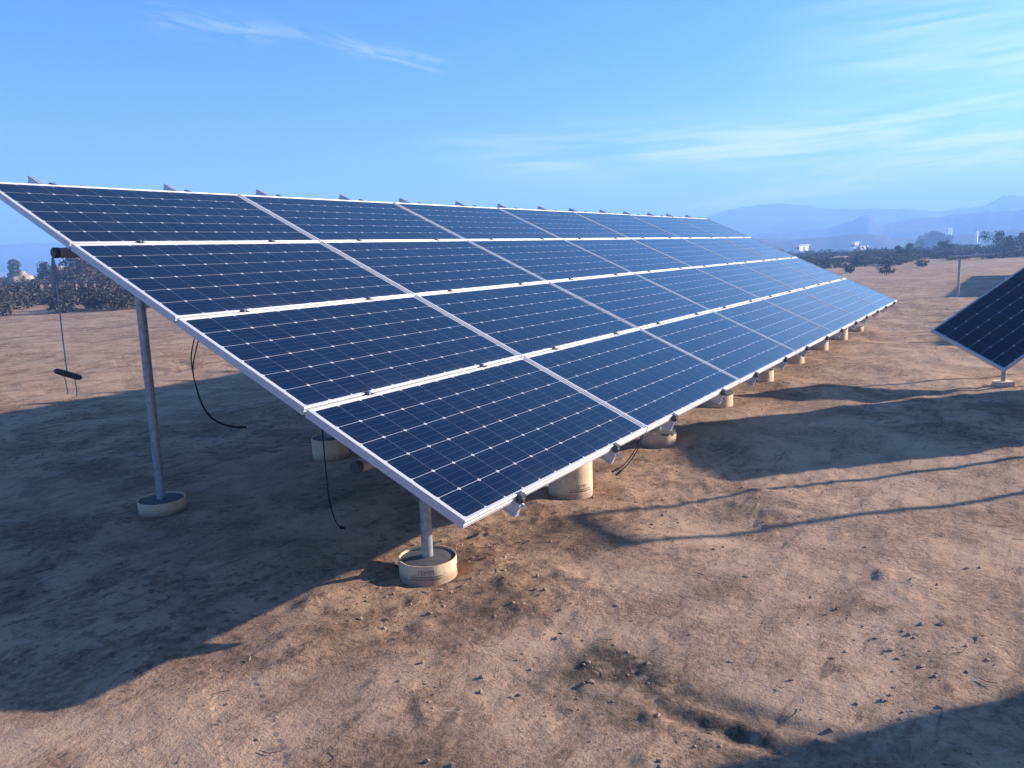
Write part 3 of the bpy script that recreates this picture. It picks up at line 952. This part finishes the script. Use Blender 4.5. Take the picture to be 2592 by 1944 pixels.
def scatter_clods(n, name, material, smin, smax, seed):
    rg = np.random.default_rng(seed)
    V, Fc = [], []; cnt = 0; tries = 0
    while cnt < n and tries < 60 * n:
        tries += 1
        r_ = 1.7 * math.exp(rg.random() * 2.3)
        a_ = rg.uniform(-6, 72)
        x = CAM[0] + r_ * math.cos(R(a_)); y = CAM[1] + r_ * math.sin(R(a_))
        d = float(fbm(np.array([x / 0.55]), np.array([y / 0.55]), 51, 3)[0])
        dp = min(math.hypot(x - px_, y - py_) for px_ in POST_X[:6] for py_ in (FRONT_Y,))
        if rg.random() > 0.06 + 1.6 * max(0, d - 0.05) + (0.8 if 0.16 < dp < 0.5 else 0): continue
        if dp < 0.165: continue
        s_ = smin * (smax / smin) ** (rg.random() ** 3.2)
        q = iv * (1 + 0.35 * rg.standard_normal((len(iv), 1)).clip(-1, 1)) * np.array([rg.uniform(0.7, 1.5), rg.uniform(0.7, 1.3), rg.uniform(0.5, 0.9)])
        th = rg.uniform(0, 6.28); c_, s2 = math.cos(th), math.sin(th)
        q = np.stack([q[:, 0] * c_ - q[:, 1] * s2, q[:, 0] * s2 + q[:, 1] * c_, q[:, 2]], -1) * s_
        V.append(q + np.array([x, y, gz(x, y) + 0.2 * s_])); Fc.append(if_ + cnt * len(iv)); cnt += 1
    me_ = bpy.data.meshes.new(name)
    V = np.concatenate(V); Fc = np.concatenate(Fc)
    me_.from_pydata(V.tolist(), [], Fc.tolist())
    me_.materials.append(material)
    return me_


tag(place('dirt_clods', scatter_clods(4500, 'dirt_clods', M['clod'], 0.0022, 0.0125, 3)), 'loose brown clods and pebbles scattered over the soil', 'clods', kind='stuff')


def scatter_sticks(n, name, material, L0, L1, rad_, seed):
    rg = np.random.default_rng(seed); g = MB()
    for _ in range(n):
        r_ = 1.8 * math.exp(rg.random() * 1.9); a_ = rg.uniform(-4, 66)
        x = CAM[0] + r_ * math.cos(R(a_)); y = CAM[1] + r_ * math.sin(R(a_))
        L = rg.uniform(L0, L1); th = rg.uniform(0, 6.28)
        pts = []
        for s_ in (-0.5, 0, 0.5):
            xx_ = x + L * s_ * math.cos(th + 0.5 * s_); yy_ = y + L * s_ * math.sin(th + 0.5 * s_)
            pts.append((xx_, yy_, gz(xx_, yy_) + 0.006 + (0.012 * rg.random() if s_ == 0.5 else 0)))
        g.tube(pts, [rad_, rad_, rad_ * 0.5], 5)
    return g.mesh(name, material)


tag(place('straw_litter', scatter_sticks(35, 'straw_litter', M['straw'], 0.03, 0.09, 0.0014, 5)), 'pale bits of straw lying on the soil', 'straw', kind='stuff')
tag(place('twig_litter', scatter_sticks(90, 'twig_litter', M['stick'], 0.02, 0.09, 0.0016, 6)), 'dark twigs and roots lying on the soil', 'twigs', kind='stuff')

# ------------------------------------------------------------------ shrubs and trees
def leaves(n, centres, size, rg, flat=1.0):
    """n leaf quads scattered round clump centres [(c, r)], as arrays"""
    idx = rg.integers(0, len(centres), n)
    C_ = np.array([c for c, _ in centres])[idx]; r_ = np.array([q for _, q in centres])[idx]
    d = rg.standard_normal((n, 3)); d /= np.linalg.norm(d, axis=1)[:, None]
    p = C_ + d * (r_ * rg.random(n) ** 0.45)[:, None] * np.array([1, 1, flat])
    a = rg.standard_normal((n, 3)); a /= np.linalg.norm(a, axis=1)[:, None]
    b_ = np.cross(a, rg.standard_normal((n, 3))); b_ /= np.linalg.norm(b_, axis=1)[:, None]
    s_ = size * rg.uniform(0.5, 1.4, n)[:, None]
    q = np.stack([p - a * s_ - b_ * s_ * 0.5, p + a * s_ - b_ * s_ * 0.5, p + a * s_ * 0.7 + b_ * s_ * 0.5, p - a * s_ * 0.7 + b_ * s_ * 0.5], 1)
    return q.reshape(-1, 3)


def quads_mesh(name, V, material):
    me_ = bpy.data.meshes.new(name)
    n = len(V) // 4
    me_.from_pydata(V.tolist(), [], (np.arange(n * 4).reshape(-1, 4)).tolist())
    me_.materials.append(material)
    return me_


def shrub_meshes(seed, material, h=1.0, wdt=1.3, n=850, leaf=0.045):
    rg = np.random.default_rng(seed)
    cs = []; g = MB()
    for k in range(11):
        th = rg.uniform(0, 6.28); ro = wdt * 0.5 * rg.random() ** 0.5
        tip = np.array([ro * math.cos(th), ro * math.sin(th), h * rg.uniform(0.45, 0.92) * (1 - 0.35 * (ro / (wdt * 0.5)) ** 2)])
        cs.append((tip, rg.uniform(0.16, 0.30) * h))
        cs.append((tip * np.array([0.75, 0.75, 0.55]), 0.2 * h))
        g.tube([(0.03 * math.cos(th), 0.03 * math.sin(th), -0.05), tip * 0.5 + np.array([0, 0, 0.05]), tip], [0.018, 0.012, 0.005], 5)
    return quads_mesh('foliage', leaves(n, cs, leaf, rg, 0.85), material), g.mesh('stems', M['bark'])


SH = [shrub_meshes(100 + k, M['shrub_grey']) for k in range(4)]
SHG = [shrub_meshes(120 + k, M['shrub_green']) for k in range(4)]


def shrub(x, y, s_, sz, kind, k, label, group):
    fo, st = kind[k % len(kind)]
    o = empty('desert_shrub', (x, y, gz(x, y) - 0.03), (0, 0, random.uniform(0, 6.28)))
    o.scale = (s_, s_, sz)
    place('foliage', fo, o); place('stems', st, o)
    return tag(o, label, 'shrub', group)


def belt_r(az):
    return float(np.interp(az, [-30, 0, 4, 9, 14, 20, 40, 57, 60, 70, 95], [70, 69, 66, 56, 50, 47, 40, 32, 32.5, 34, 36]))


n_l = n_r = 0
tries = 0
pts_done = []
while (n_l < 84 or n_r < 185) and tries < 20000:
    tries += 1
    left = n_l < 84 and (random.random() < 0.5 or n_r >= 185)
    az_ = random.uniform(55.5, 68) if left else random.uniform(-6, 21)
    r0 = belt_r(az_)
    r_ = r0 + (random.random() ** 1.3) * (46 if left else 60)
    p = polar(az_, r_)
    if any((p[0] - q[0]) ** 2 + (p[1] - q[1]) ** 2 < 0.9 for q in pts_done) or (not left and az_ < -3): continue
    pts_done.append((p[0], p[1]))
    s_ = random.uniform(0.9, 1.7) * (1.0 if r_ < r0 + 6 else 1.25); sz = random.uniform(0.75, 1.35)
    if left:
        shrub(p[0], p[1], s_, sz, SH, random.randrange(4), 'grey-brown dry shrub in the thick belt behind the bare ground at left', 'dry shrubs behind the bare ground at left'); n_l += 1
    else:
        shrub(p[0], p[1], s_ * 1.1, sz * 0.62, SHG, random.randrange(4), 'dusty green shrub in the dark belt beyond the bare field at right', 'green shrubs beyond the field at right'); n_r += 1
# sparse tufts standing out on the bare ground in front of the right belt
for az_, r_ in ((9.5, 46), (7.4, 43), (5.3, 52)):
    p = polar(az_, r_)
    shrub(p[0], p[1], 0.7, 0.5, SHG, 1, 'small low shrub alone on the bare field before the dark belt', 'lone shrubs on the bare field')

# the scrub beyond that reads as one mass
rg = np.random.default_rng(55)
Vq = []
for _ in range(2600):
    az_ = rg.uniform(-40, 105); r_ = belt_r(az_) + 40 + 330 * rg.random() ** 1.5
    if -6 < az_ < 21 or 55 < az_ < 68: r_ = max(r_, belt_r(az_) + 45 + 250 * rg.random())
    x, y, _z = polar(az_, r_); z_ = gz(x, y); s_ = rg.uniform(0.6, 1.2)
    Vq.append(leaves(26, [((x, y, z_ + 0.4 * s_), 0.75 * s_)], 0.26 * s_, rg, 0.7))
for _ in range(500):
    az_ = rg.choice([rg.uniform(21, 55), rg.uniform(-30, -6), rg.uniform(68, 100)]); r_ = belt_r(az_) + 45 * rg.random()
    x, y, _z = polar(az_, r_); z_ = gz(x, y); s_ = rg.uniform(0.8, 1.6)
    Vq.append(leaves(40, [((x, y, z_ + 0.4 * s_), 0.7 * s_)], 0.2 * s_, rg, 0.8))
tag(place('scrubland', quads_mesh('scrubland', np.concatenate(Vq), M['shrub_green'])), 'far scrub thinning toward the foot of the hills', 'scrub', kind='stuff')


def tree(x, y, h, wdt, label, seed, material='tree_green', conical=False, group=None, zb=None):
    rg = np.random.default_rng(seed)
    z0 = gz(x, y) if zb is None else zb
    o = empty('tree', (x, y, z0))
    g = MB(); g.tube([(0, 0, -0.3), (0.02 * h, 0, h * 0.4), (0, 0, h * 0.85)], [0.045 * h, 0.03 * h, 0.01 * h], 8)
    cs = []
    for k in range(16):
        zf = rg.uniform(0.10, 0.9)
        ro = wdt * 0.5 * rg.random() ** 0.5 * ((1.1 - zf) if conical else math.sin(math.pi * min(1, zf * 0.9)) ** 0.6)
        th = rg.uniform(0, 6.28)
        c_ = np.array([ro * math.cos(th), ro * math.sin(th), zf * h])
        cs.append((c_, rg.uniform(0.16, 0.26) * (h if conical else max(h, 0.62 * wdt)) * (0.7 if conical else 1)))
        g.tube([(0, 0, h * zf * 0.55), c_], [0.015 * h, 0.005 * h], 5)
    g.build('trunk', M['bark'], o, smooth=True)
    place('crown', quads_mesh('crown', leaves(3200, cs, 0.030 * max(h, 0.6 * wdt), rg), M[material]), o)
    return tag(o, label, 'tree', group)


p = polar(63.85, 105); tree(p[0], p[1], 2.9, 1.7, 'dark conical tree standing alone on the plain at the left edge', 1, conical=True)
p = polar(61.75, 70); tree(p[0], p[1], 2.0, 2.0, 'small dark green bush-like tree just left of the hanging strap', 2)
for k, (az_, r_, h_, w_, lab) in enumerate(((6.4, 74, 1.25, 1.5, 'round dark tree at the near edge of the scrub, right of the white houses'), (4.1, 80, 1.3, 1.5, 'round dark tree left of the crossbar post'), (5.6, 170, 2.2, 2.4, 'distant dark tree under the hill slope, left of the tree row'), (1.0, 84, 1.9, 3.6, 'broad dark tree at the right edge below the white tower'), (-0.7, 78, 1.9, 4.0, 'lower dark tree at the far right edge of the view'), (15.6, 120, 1.6, 3.0, 'dark tree just above the far end of the panels'), (14.3, 100, 1.2, 2.4, 'dark bushy tree left of the largest white house'))):
    p = polar(az_, r_); tree(p[0], p[1], h_, w_, lab, 10 + k)
for k in range(4):
    p = polar(5.15 - 0.26 * k, 232); tree(p[0], p[1], 4.6, 4.2, 'tree in the short dark row on the hill foot', 30 + k, group='row of dark trees on the hill foot')
for k, (az_, r_, s_) in enumerate(((59.9, 58, 2.6), (59.4, 55, 2.4), (60.4, 62, 2.2), (59.0, 57, 2.6), (60.9, 66, 1.8))):
    p = polar(az_, r_); tree(p[0], p[1], s_, s_ * 1.3, 'reddish dry bushy tree above the low fence', 50 + k, 'shrub_red', group='reddish bushy trees above the fence')

# pale heaps of sand left of the strap
for k, (az_, r_, s_) in enumerate(((63.55, 62, 1.25), (63.15, 60, 1.1))):
    p = polar(az_, r_)
    bm = bmesh.new(); bmesh.ops.create_icosphere(bm, subdivisions=4, radius=1)
    for v in bm.verts:
        c_ = v.co
        n_ = float(fbm(np.array([c_.x * 1.7 + k * 7]), np.array([c_.y * 1.7 + c_.z]), 70, 4)[0])
        v.co = c_ * (1 + 0.4 * n_); v.co.z *= 0.95; v.co.x *= 0.9
    me_ = bpy.data.meshes.new('sand_heap'); bm.to_mesh(me_); bm.free(); me_.materials.append(M['tan_rock'])
    me_.polygons.foreach_set('use_smooth', [True] * len(me_.polygons))
    o = place('sand_heap', me_, None, (p[0], p[1], gz(p[0], p[1]) + 0.1)); o.scale = (s_ * 0.9, s_ * 0.9, s_)
    tag(o, ['pale tan heap of earth beside the lone conical tree', 'smaller pale tan heap right of the larger one'][k], 'heap')

# low fence at left
f0, f1 = polar(62.6, 44), polar(58.6, 40)
fo = empty('rail_fence', (f0[0], f0[1], 0))
dv = f1 - f0
for k in range(9):
    q = f0 + dv * k / 8; zq = gz(q[0], q[1])
    g = MB(); g.box(-0.06, 0.06, -0.06, 0.06, -0.4, zq + 0.95); g.build('fence_post', M['wood'], fo, loc=(q[0] - f0[0], q[1] - f0[1], 0))
for hz_ in (0.90, 0.55):
    g = MB(); g.tube([(dv[0] * k / 8, dv[1] * k / 8 - 0.08, gz(*(f0 + dv * k / 8)[:2]) + hz_) for k in range(9)], 0.045, 8); g.build('fence_rail', M['wood'], fo)
tag(fo, 'low dark wooden rail fence along the top of the shrubs at left', 'fence')
# small white board behind
p = polar(61.5, 66); zq = gz(p[0], p[1])
g = empty('white_board', (p[0], p[1], zq), (0, 0, R(-30)))
b2 = MB(); b2.extrude([(-0.42, 1.75), (0.42, 1.75), (0.08, 0.95), (-0.08, 0.95)], -0.03, 0.03); b2.build('board', M['white_paint'], g)
b2 = MB(); b2.box(-0.04, 0.04, 0.035, 0.10, -0.2, 1.6); b2.build('board_post', M['wood'], g)
tag(g, 'small white wedge-shaped board standing above the shrubs at left', 'board')

# ------------------------------------------------------------------ white houses far off at right
def house(az_, r_, L, Wd, h, zbase, label, rot, flat=False, mast=False):
    p = polar(az_, r_)
    o = empty('white_house', (p[0], p[1], zbase), (0, 0, R(rot)))
    g = MB(); g.box(-L / 2, L / 2, -Wd / 2, Wd / 2, -2.0, h); g.build('wall', M['white_paint'], o)
    g = MB()
    if flat:
        g.box(-L / 2 - 0.15, L / 2 + 0.15, -Wd / 2 - 0.15, Wd / 2 + 0.15, h + 0.003, h + 0.18)
    else:
        ov = 0.25
        g.extrude([(-L / 2 - ov, h + 0.002), (L / 2 + ov, h + 0.002), (0, h + 0.22 * L)], -Wd / 2 - ov, Wd / 2 + ov)
    g.build('roof', M['grey_roof'] if not flat else M['white_paint'], o)
    for k, (y0) in enumerate((-Wd / 4, Wd / 4)):
        for sx in (-1, 1):
            g = MB(); x0 = sx * (L / 2 + 0.02)
            g.box(x0 - 0.015, x0 + 0.015, y0 - 0.4, y0 + 0.4, h * 0.45, h * 0.75)
            g.build('window', M['dark_window'], o)
    g = MB(); g.box(-0.4, 0.4, -Wd / 2 - 0.035, -Wd / 2 - 0.005, 0, h * 0.75); g.build('door', M['grey_roof'], o)
    return tag(o, label, 'house')


house(12.56, 225, 4.2, 1.3, 1.75, -0.90, 'largest white house among the dark scrub, nearest the end of the panels', -22, True)
house(9.32, 225, 2.0, 0.9, 1.9, -0.75, 'narrow white house standing higher than its two neighbours', -22, True)
house(9.12, 218, 2.6, 1.4, 0.75, -1.2, 'long low white shed between the two small white houses', -75, True)
house(8.9, 215, 3.0, 1.2, 1.5, -1.4, 'small pale house at the right end of the white group', -25, True)
house(3.98, 478, 3.4, 1.6, 2.9, 3.4, 'tiny white house high on the hill slope left of the white tower', -30, True)

# white tower with a stepped base
p = polar(2.52, 222)
tw = empty('white_tower', (p[0], p[1], -2.2))
g = MB(); g.lathe([(0.62, 1.8), (0.62, 6.5), (0.50, 6.75), (0.12, 6.85)], 20, cap_top=True); g.build('shaft', M['white_paint'], tw, smooth=True)
g = MB(); g.lathe([(0.16, 6.86), (0.10, 8.0)], 8, cap_top=True); g.build('mast', M['grey_roof'], tw)
g = MB()
for sx in (-0.5, 0.5):
    for sy in (-0.5, 0.5):
        g.tube([(sx * 1.5, sy * 1.5, -1.0), (sx, sy, 1.75)], 0.10, 8)
g.box(-0.75, 0.75, -0.75, 0.75, 1.72, 1.795); g.build('stand', M['wood'], tw)
g = MB(); g.box(-0.05, 0.35, -1.15, -0.75, 1.8, 3.2); g.build('cabinet', M['white_paint'], tw)
tw.scale = (0.76, 0.76, 0.76)
tag(tw, 'tall white cylindrical tower on a dark stand above the scrub at right', 'tower')

# post with a crossbar on the bare field at right
p = on_z(2424, 754, 0.0)
tp = empty('crossbar_post', (p[0], p[1], gz(p[0], p[1])))
g = MB(); g.tube([(0, 0, -0.3), (0, 0, 1.06)], 0.035, 14); g.build('post', M['galv'], tp, smooth=True)
dr = CX[:2] / np.linalg.norm(CX[:2])
g = MB(); g.tube([(-0.30 * dr[0], -0.30 * dr[1], 1.10), (0.95 * dr[0], 0.95 * dr[1], 1.13)], 0.034, 12); g.build('crossbar', M['galv'], tp, smooth=True)
tag(tp, 'dark upright post with a crossbar at its top on the bare field at right', 'post')

# one more panel tipped up on a low stand at the right edge
P0 = CAM + ray(2356, 836) * 9.5
P1 = np.array([7.36, -2.08, 0.10])
e1 = (P1 - P0) / np.linalg.norm(P1 - P0)
e2 = np.array([0.42 * 0.9, -0.90 * 0.5, 0.0]) + np.array([0.30, 0.10, 0.55])
e2 = e2 - e1 * (e2 @ e1); e2 = e2 / np.linalg.norm(e2)
en = np.cross(e2, e1)
ex, ey, o0 = (e2, e1, P0) if en[2] > 0 else (e1, e2, P0)
if en[2] < 0:
    en = -en; ex, ey, o0 = e2, -e1, P0 + e1 * PW
tipped = empty('solar_panel', o0)
tipped.matrix_world = Matrix(((ex[0], ey[0], en[0], o0[0]), (ex[1], ey[1], en[1], o0[1]), (ex[2], ey[2], en[2], o0[2]), (0, 0, 0, 1)))
place('frame', ME_FRAME, tipped); place('cell_face', ME_CELLS, tipped); place('backsheet', ME_BACK, tipped); place('junction_box', ME_JB, tipped)
tag(tipped, 'lone dark solar panel tipped up on a low stand at the right edge', 'solar panel')


def on_panel(a_, b_):
    return P0 + e2 * a_ + e1 * b_ - en * 0.042


q0 = on_panel(0.16, 0.86); zq = gz(q0[0], q0[1])
st = empty('panel_stand', (q0[0], q0[1], zq))
g = MB(); g.lathe([(0.11, -0.2), (0.11, 0.05), (0.105, 0.06)], 24, cap_top=True); g.build('base', M['card'], st, smooth=True)
for aa, bb in ((0.16, 0.86), (1.6, 0.86), (1.6, 0.15)):
    q = on_panel(aa, bb); d = q - np.array([q0[0], q0[1], zq])
    g = MB(); g.tube([(d[0], d[1], gz(q[0], q[1]) - zq - 0.1), (d[0], d[1], d[2])], 0.024, 12); g.build('leg', M['galv'], st, smooth=True)
r0_, r1_ = on_panel(0.05, 0.86) - np.array([q0[0], q0[1], zq + 0.02]), on_panel(1.9, 0.86) - np.array([q0[0], q0[1], zq + 0.02])
g = MB(); g.tube([r0_, r1_], 0.02, 10); g.build('crossbar', M['galv'], st, smooth=True)
tag(st, 'low stand with a round tan base under the tipped panel at right edge', 'stand')
for k, (a_, b_) in enumerate((((2546, 700), (2549, 735)), ((2562, 748), (2572, 772)))):
    q = on_z(b_[0], b_[1], 0.0); q[2] = gz(q[0], q[1]) - 0.05; dd = np.linalg.norm(q - CAM)
    q0 = CAM + ray(*a_) * (dd / np.linalg.norm(ray(*a_)))
    g = MB(); g.tube([q - q, q0 - q], 0.03, 10)
    o = g.build('marker_stake', M['rail'], loc=q)
    tag(o, ['thin pale stake upright in the shaded strip by the right edge', 'thin pale stake leaning left, just below the upright one'][k], 'stake')

# ------------------------------------------------------------------ the neighbouring arrays to the right (their shadows fall into view)
def other_array(ox, oy, ncol, word):
    org = (ox, oy, GZ)
    for r_i in range(4):
        for c_i in range(ncol):
            panel(c_i * PU, r_i * PV, org, f'solar panel of the {word} array outside the right edge', f'solar panels of the {word} array at right')
    for c_i in range(ncol):
        for d in (0.44, 1.49):
            rail(c_i * PU + d, org, f'aluminium rail under the {word} array outside the right edge', f'rails of the {word} array at right')
    L = ncol * PU
    beam(FRONT_Y, FRONT_Z, 0.045, L, f'low pipe beam of the {word} array outside the right edge', (ox, oy, 0))
    beam(REAR_Y, REAR_Z, 0.02, L, f'high pipe beam of the {word} array outside the right edge', (ox, oy, 0))
    for k in range(int(L / 1.61)):
        x = 0.55 + 1.61 * k
        pier(x, FRONT_Y, 0.15, f'tan pier of the {word} array outside the right edge', f'piers of the {word} array at right', seed=k, origin=(ox, oy, 0))
        pier(x, REAR_Y, 0.15, f'tan pier of the {word} array outside the right edge', f'piers of the {word} array at right', seed=k + 9, origin=(ox, oy, 0))
        post(x, FRONT_Y, 0.15, FRONT_Z, f'steel post of the {word} array outside the right edge', f'posts of the {word} array at right', (ox, oy, 0))
        post(x, REAR_Y, 0.15, REAR_Z, f'steel post of the {word} array outside the right edge', f'posts of the {word} array at right', (ox, oy, 0))


other_array(16.4, -8.85, 4, 'second')
other_array(27.4, -8.1, 7, 'third')

# ------------------------------------------------------------------ vehicles parked outside the right edge (their shadows fall into view)
def wheel(parent, x, y, r_, wdt):
    g = MB(); g.tube([(0, -wdt / 2, 0), (0, -wdt / 2 + 0.03, 0), (0, wdt / 2 - 0.03, 0), (0, wdt / 2, 0)], [r_ * 0.9, r_, r_, r_ * 0.9], 28)
    wh = g.build('wheel', M['rubber'], parent, smooth=True, loc=(x, y, r_))
    g = MB(); g.tube([(0, -wdt / 2 - 0.008, 0), (0, wdt / 2 + 0.008, 0)], r_ * 0.58, 20); g.build('rim', M['bolt'], wh, smooth=True)


def at_ap(a_, p_):
    """a: metres toward the sun, p: metres across"""
    return (SUN_H[0] * a_ - SUN_H[1] * p_, SUN_H[1] * a_ + SUN_H[0] * p_)


# estate car, tail toward the array
cx_, cy_ = at_ap(9.6, 2.58)
car = empty('parked_car', (cx_, cy_, 0), (0, 0, math.atan2(SUN_H[1], SUN_H[0])))
HW = 0.92
body = MB()
sec = [(-2.15, 0.42, 0.95, 0.90), (-2.05, 0.36, 1.02, 0.92), (-1.4, 0.30, 1.06, HW), (0.6, 0.30, 1.06, HW), (1.3, 0.32, 1.02, HW), (2.1, 0.38, 0.90, 0.90), (2.3, 0.45, 0.75, 0.84)]
vs = []; fs = []
for x, z0, z1, hw in sec:
    vs += [(x, -hw * 0.94, z0), (x, -hw, z0 + 0.2), (x, -hw, z1 - 0.1), (x, -hw * 0.93, z1), (x, hw * 0.93, z1), (x, hw, z1 - 0.1), (x, hw, z0 + 0.2), (x, hw * 0.94, z0)]
for i in range(len(sec) - 1):
    for k in range(8):
        fs.append((i * 8 + k, i * 8 + (k + 1) % 8, (i + 1) * 8 + (k + 1) % 8, (i + 1) * 8 + k))
fs += [tuple(range(8)), tuple(range((len(sec) - 1) * 8, len(sec) * 8))]
body.quad_mesh(vs, fs); body.build('body', M['white_paint'], car, smooth=True)
g = MB()   # roof and pillars
zr = 1.82
g.box(-1.85, 0.35, -0.76, 0.76, zr - 0.09, zr)
for sy in (-1, 1):
    for (x0, xt) in ((-2.08, -1.85), (-0.75, -0.72), (0.95, 0.33)):
        g.tube([(x0, sy * 0.86, 1.03), (xt, sy * 0.73, zr - 0.05)], 0.07, 8)
g.build('roof', M['white_paint'], car)
g = MB()
g.quad_mesh([(-2.06, -0.8, 1.06), (-2.06, 0.8, 1.06), (-1.87, 0.7, zr - 0.1), (-1.87, -0.7, zr - 0.1)], [(0, 1, 2, 3)])
g.quad_mesh([(0.98, -0.8, 1.06), (0.98, 0.8, 1.06), (0.36, 0.7, zr - 0.1), (0.36, -0.7, zr - 0.1)], [(0, 1, 2, 3)])
for sy in (-1, 1):
    g.quad_mesh([(-2.0, sy * 0.87, 1.06), (0.9, sy * 0.87, 1.06), (0.3, sy * 0.75, zr - 0.1), (-1.85, sy * 0.75, zr - 0.1)], [(0, 1, 2, 3)])
g.build('window', M['car_glass'], car)
for sy in (-0.42, 0.42):
    for x0 in (-0.9, 0.15):
        g = MB(); g.box(x0 - 0.08, x0 + 0.08, sy - 0.26, sy + 0.26, 0.6, 1.55); g.box(x0 - 0.07, x0 + 0.07, sy - 0.12, sy + 0.12, 1.55, 1.72); g.build('seat', M['dark_plastic'], car)
for x in (-1.35, 1.45):
    for sy in (-0.8, 0.8):
        wheel(car, x, sy, 0.36, 0.24)
for sy in (-0.7, 0.7):
    g = MB(); g.box(2.24, 2.32, sy - 0.14, sy + 0.14, 0.60, 0.72); g.build('headlight', M['bolt'], car)
    g = MB(); g.box(-2.19, -2.13, sy - 0.1, sy + 0.1, 0.70, 0.90); g.build('tail_light', M['red_paint'], car)
tag(car, 'white estate car parked outside the right edge, tail toward the array', 'car')

# inverted-U pipe frame
for_pts = [at_ap(7.0, 0.80), at_ap(7.0, 1.44)]
pf = empty('pipe_frame', (for_pts[0][0], for_pts[0][1], 0))
q = np.array(for_pts[1]) - np.array(for_pts[0])
g = MB(); g.tube([(0, 0, -0.2), (0, 0, 1.96)], PR, 14); g.build('upright', M['galv'], pf, smooth=True)
g = MB(); g.tube([(q[0], q[1], -0.2), (q[0], q[1], 1.96)], PR, 14); g.build('upright', M['galv'], pf, smooth=True)
g = MB(); g.tube([(-0.05 * q[0], -0.05 * q[1], 2.0), (1.05 * q[0], 1.05 * q[1], 2.0)], PR + 0.01, 14); g.build('crosspiece', M['galv'], pf, smooth=True)
tag(pf, 'inverted U frame of steel pipe standing outside the right edge', 'pipe frame')

# enclosed trailer, its shadow darkens the lower right corner
tx, ty = at_ap(7.2, -2.25)
tr_ = empty('cargo_trailer', (tx, ty, 0), (0, 0, math.atan2(SUN_H[1], SUN_H[0])))
g = MB(); prof = [(-1.18, 0.50), (1.18, 0.50), (1.18, 2.20), (1.08, 2.32), (-1.08, 2.32), (-1.18, 2.20)]
vs = [(-2.0, y, z) for y, z in prof] + [(2.2, y, z) for y, z in prof]; n = len(prof)
g.quad_mesh(vs, [(k, (k + 1) % n, n + (k + 1) % n, n + k) for k in range(n)] + [tuple(range(n)), tuple(range(n, 2 * n))]); g.build('body', M['white_paint'], tr_)
for sy in (-0.57, 0.57):
    g = MB(); g.box(-2.035, -2.005, sy - 0.53, sy + 0.53, 0.58, 2.16); d_ = g.build('door', M['alu'], tr_)
    g = MB(); g.box(-2.07, -2.037, -0.02 + sy * 0.25, 0.02 + sy * 0.25, 1.1, 1.5); g.build('handle', M['clamp'], d_)
for x in (-0.4, 0.45):
    for sy in (-1.3, 1.3):
        wheel(tr_, x, sy, 0.35, 0.2)
g = MB(); g.tube([(2.2, -0.6, 0.45), (3.3, 0, 0.45)], 0.05, 8); g.tube([(2.2, 0.6, 0.45), (3.3, 0, 0.45)], 0.05, 8); g.tube([(3.2, 0, 0.45), (3.2, 0, 0.0)], 0.04, 8); g.build('tongue', M['clamp'], tr_)
tag(tr_, 'white enclosed cargo trailer parked outside the right edge', 'trailer')

# ------------------------------------------------------------------ haze
hm = bpy.data.materials.new('haze_air'); hm.use_nodes = True
t = NT(hm.node_tree)
out = t.n('ShaderNodeOutputMaterial')
pv = t.n('ShaderNodeVolumePrincipled')
pv.inputs['Color'].default_value = (0.27, 0.52, 1.0, 1)
pv.inputs['Density'].default_value = 0.0025
pv.inputs['Anisotropy'].default_value = 0.1
t.l(pv.outputs[0], out.inputs['Volume'])
g = MB(); g.box(-1200, 1200, -1200, 1200, -12, 50)
hz = g.build('haze', hm)
tag(hz, kind='stuff')
hz['label'] = 'thin bluish haze between the array and the mountains'; hz['category'] = 'haze'
SC.cycles.volume_bounces = 2
SC.cycles.use_denoising = True
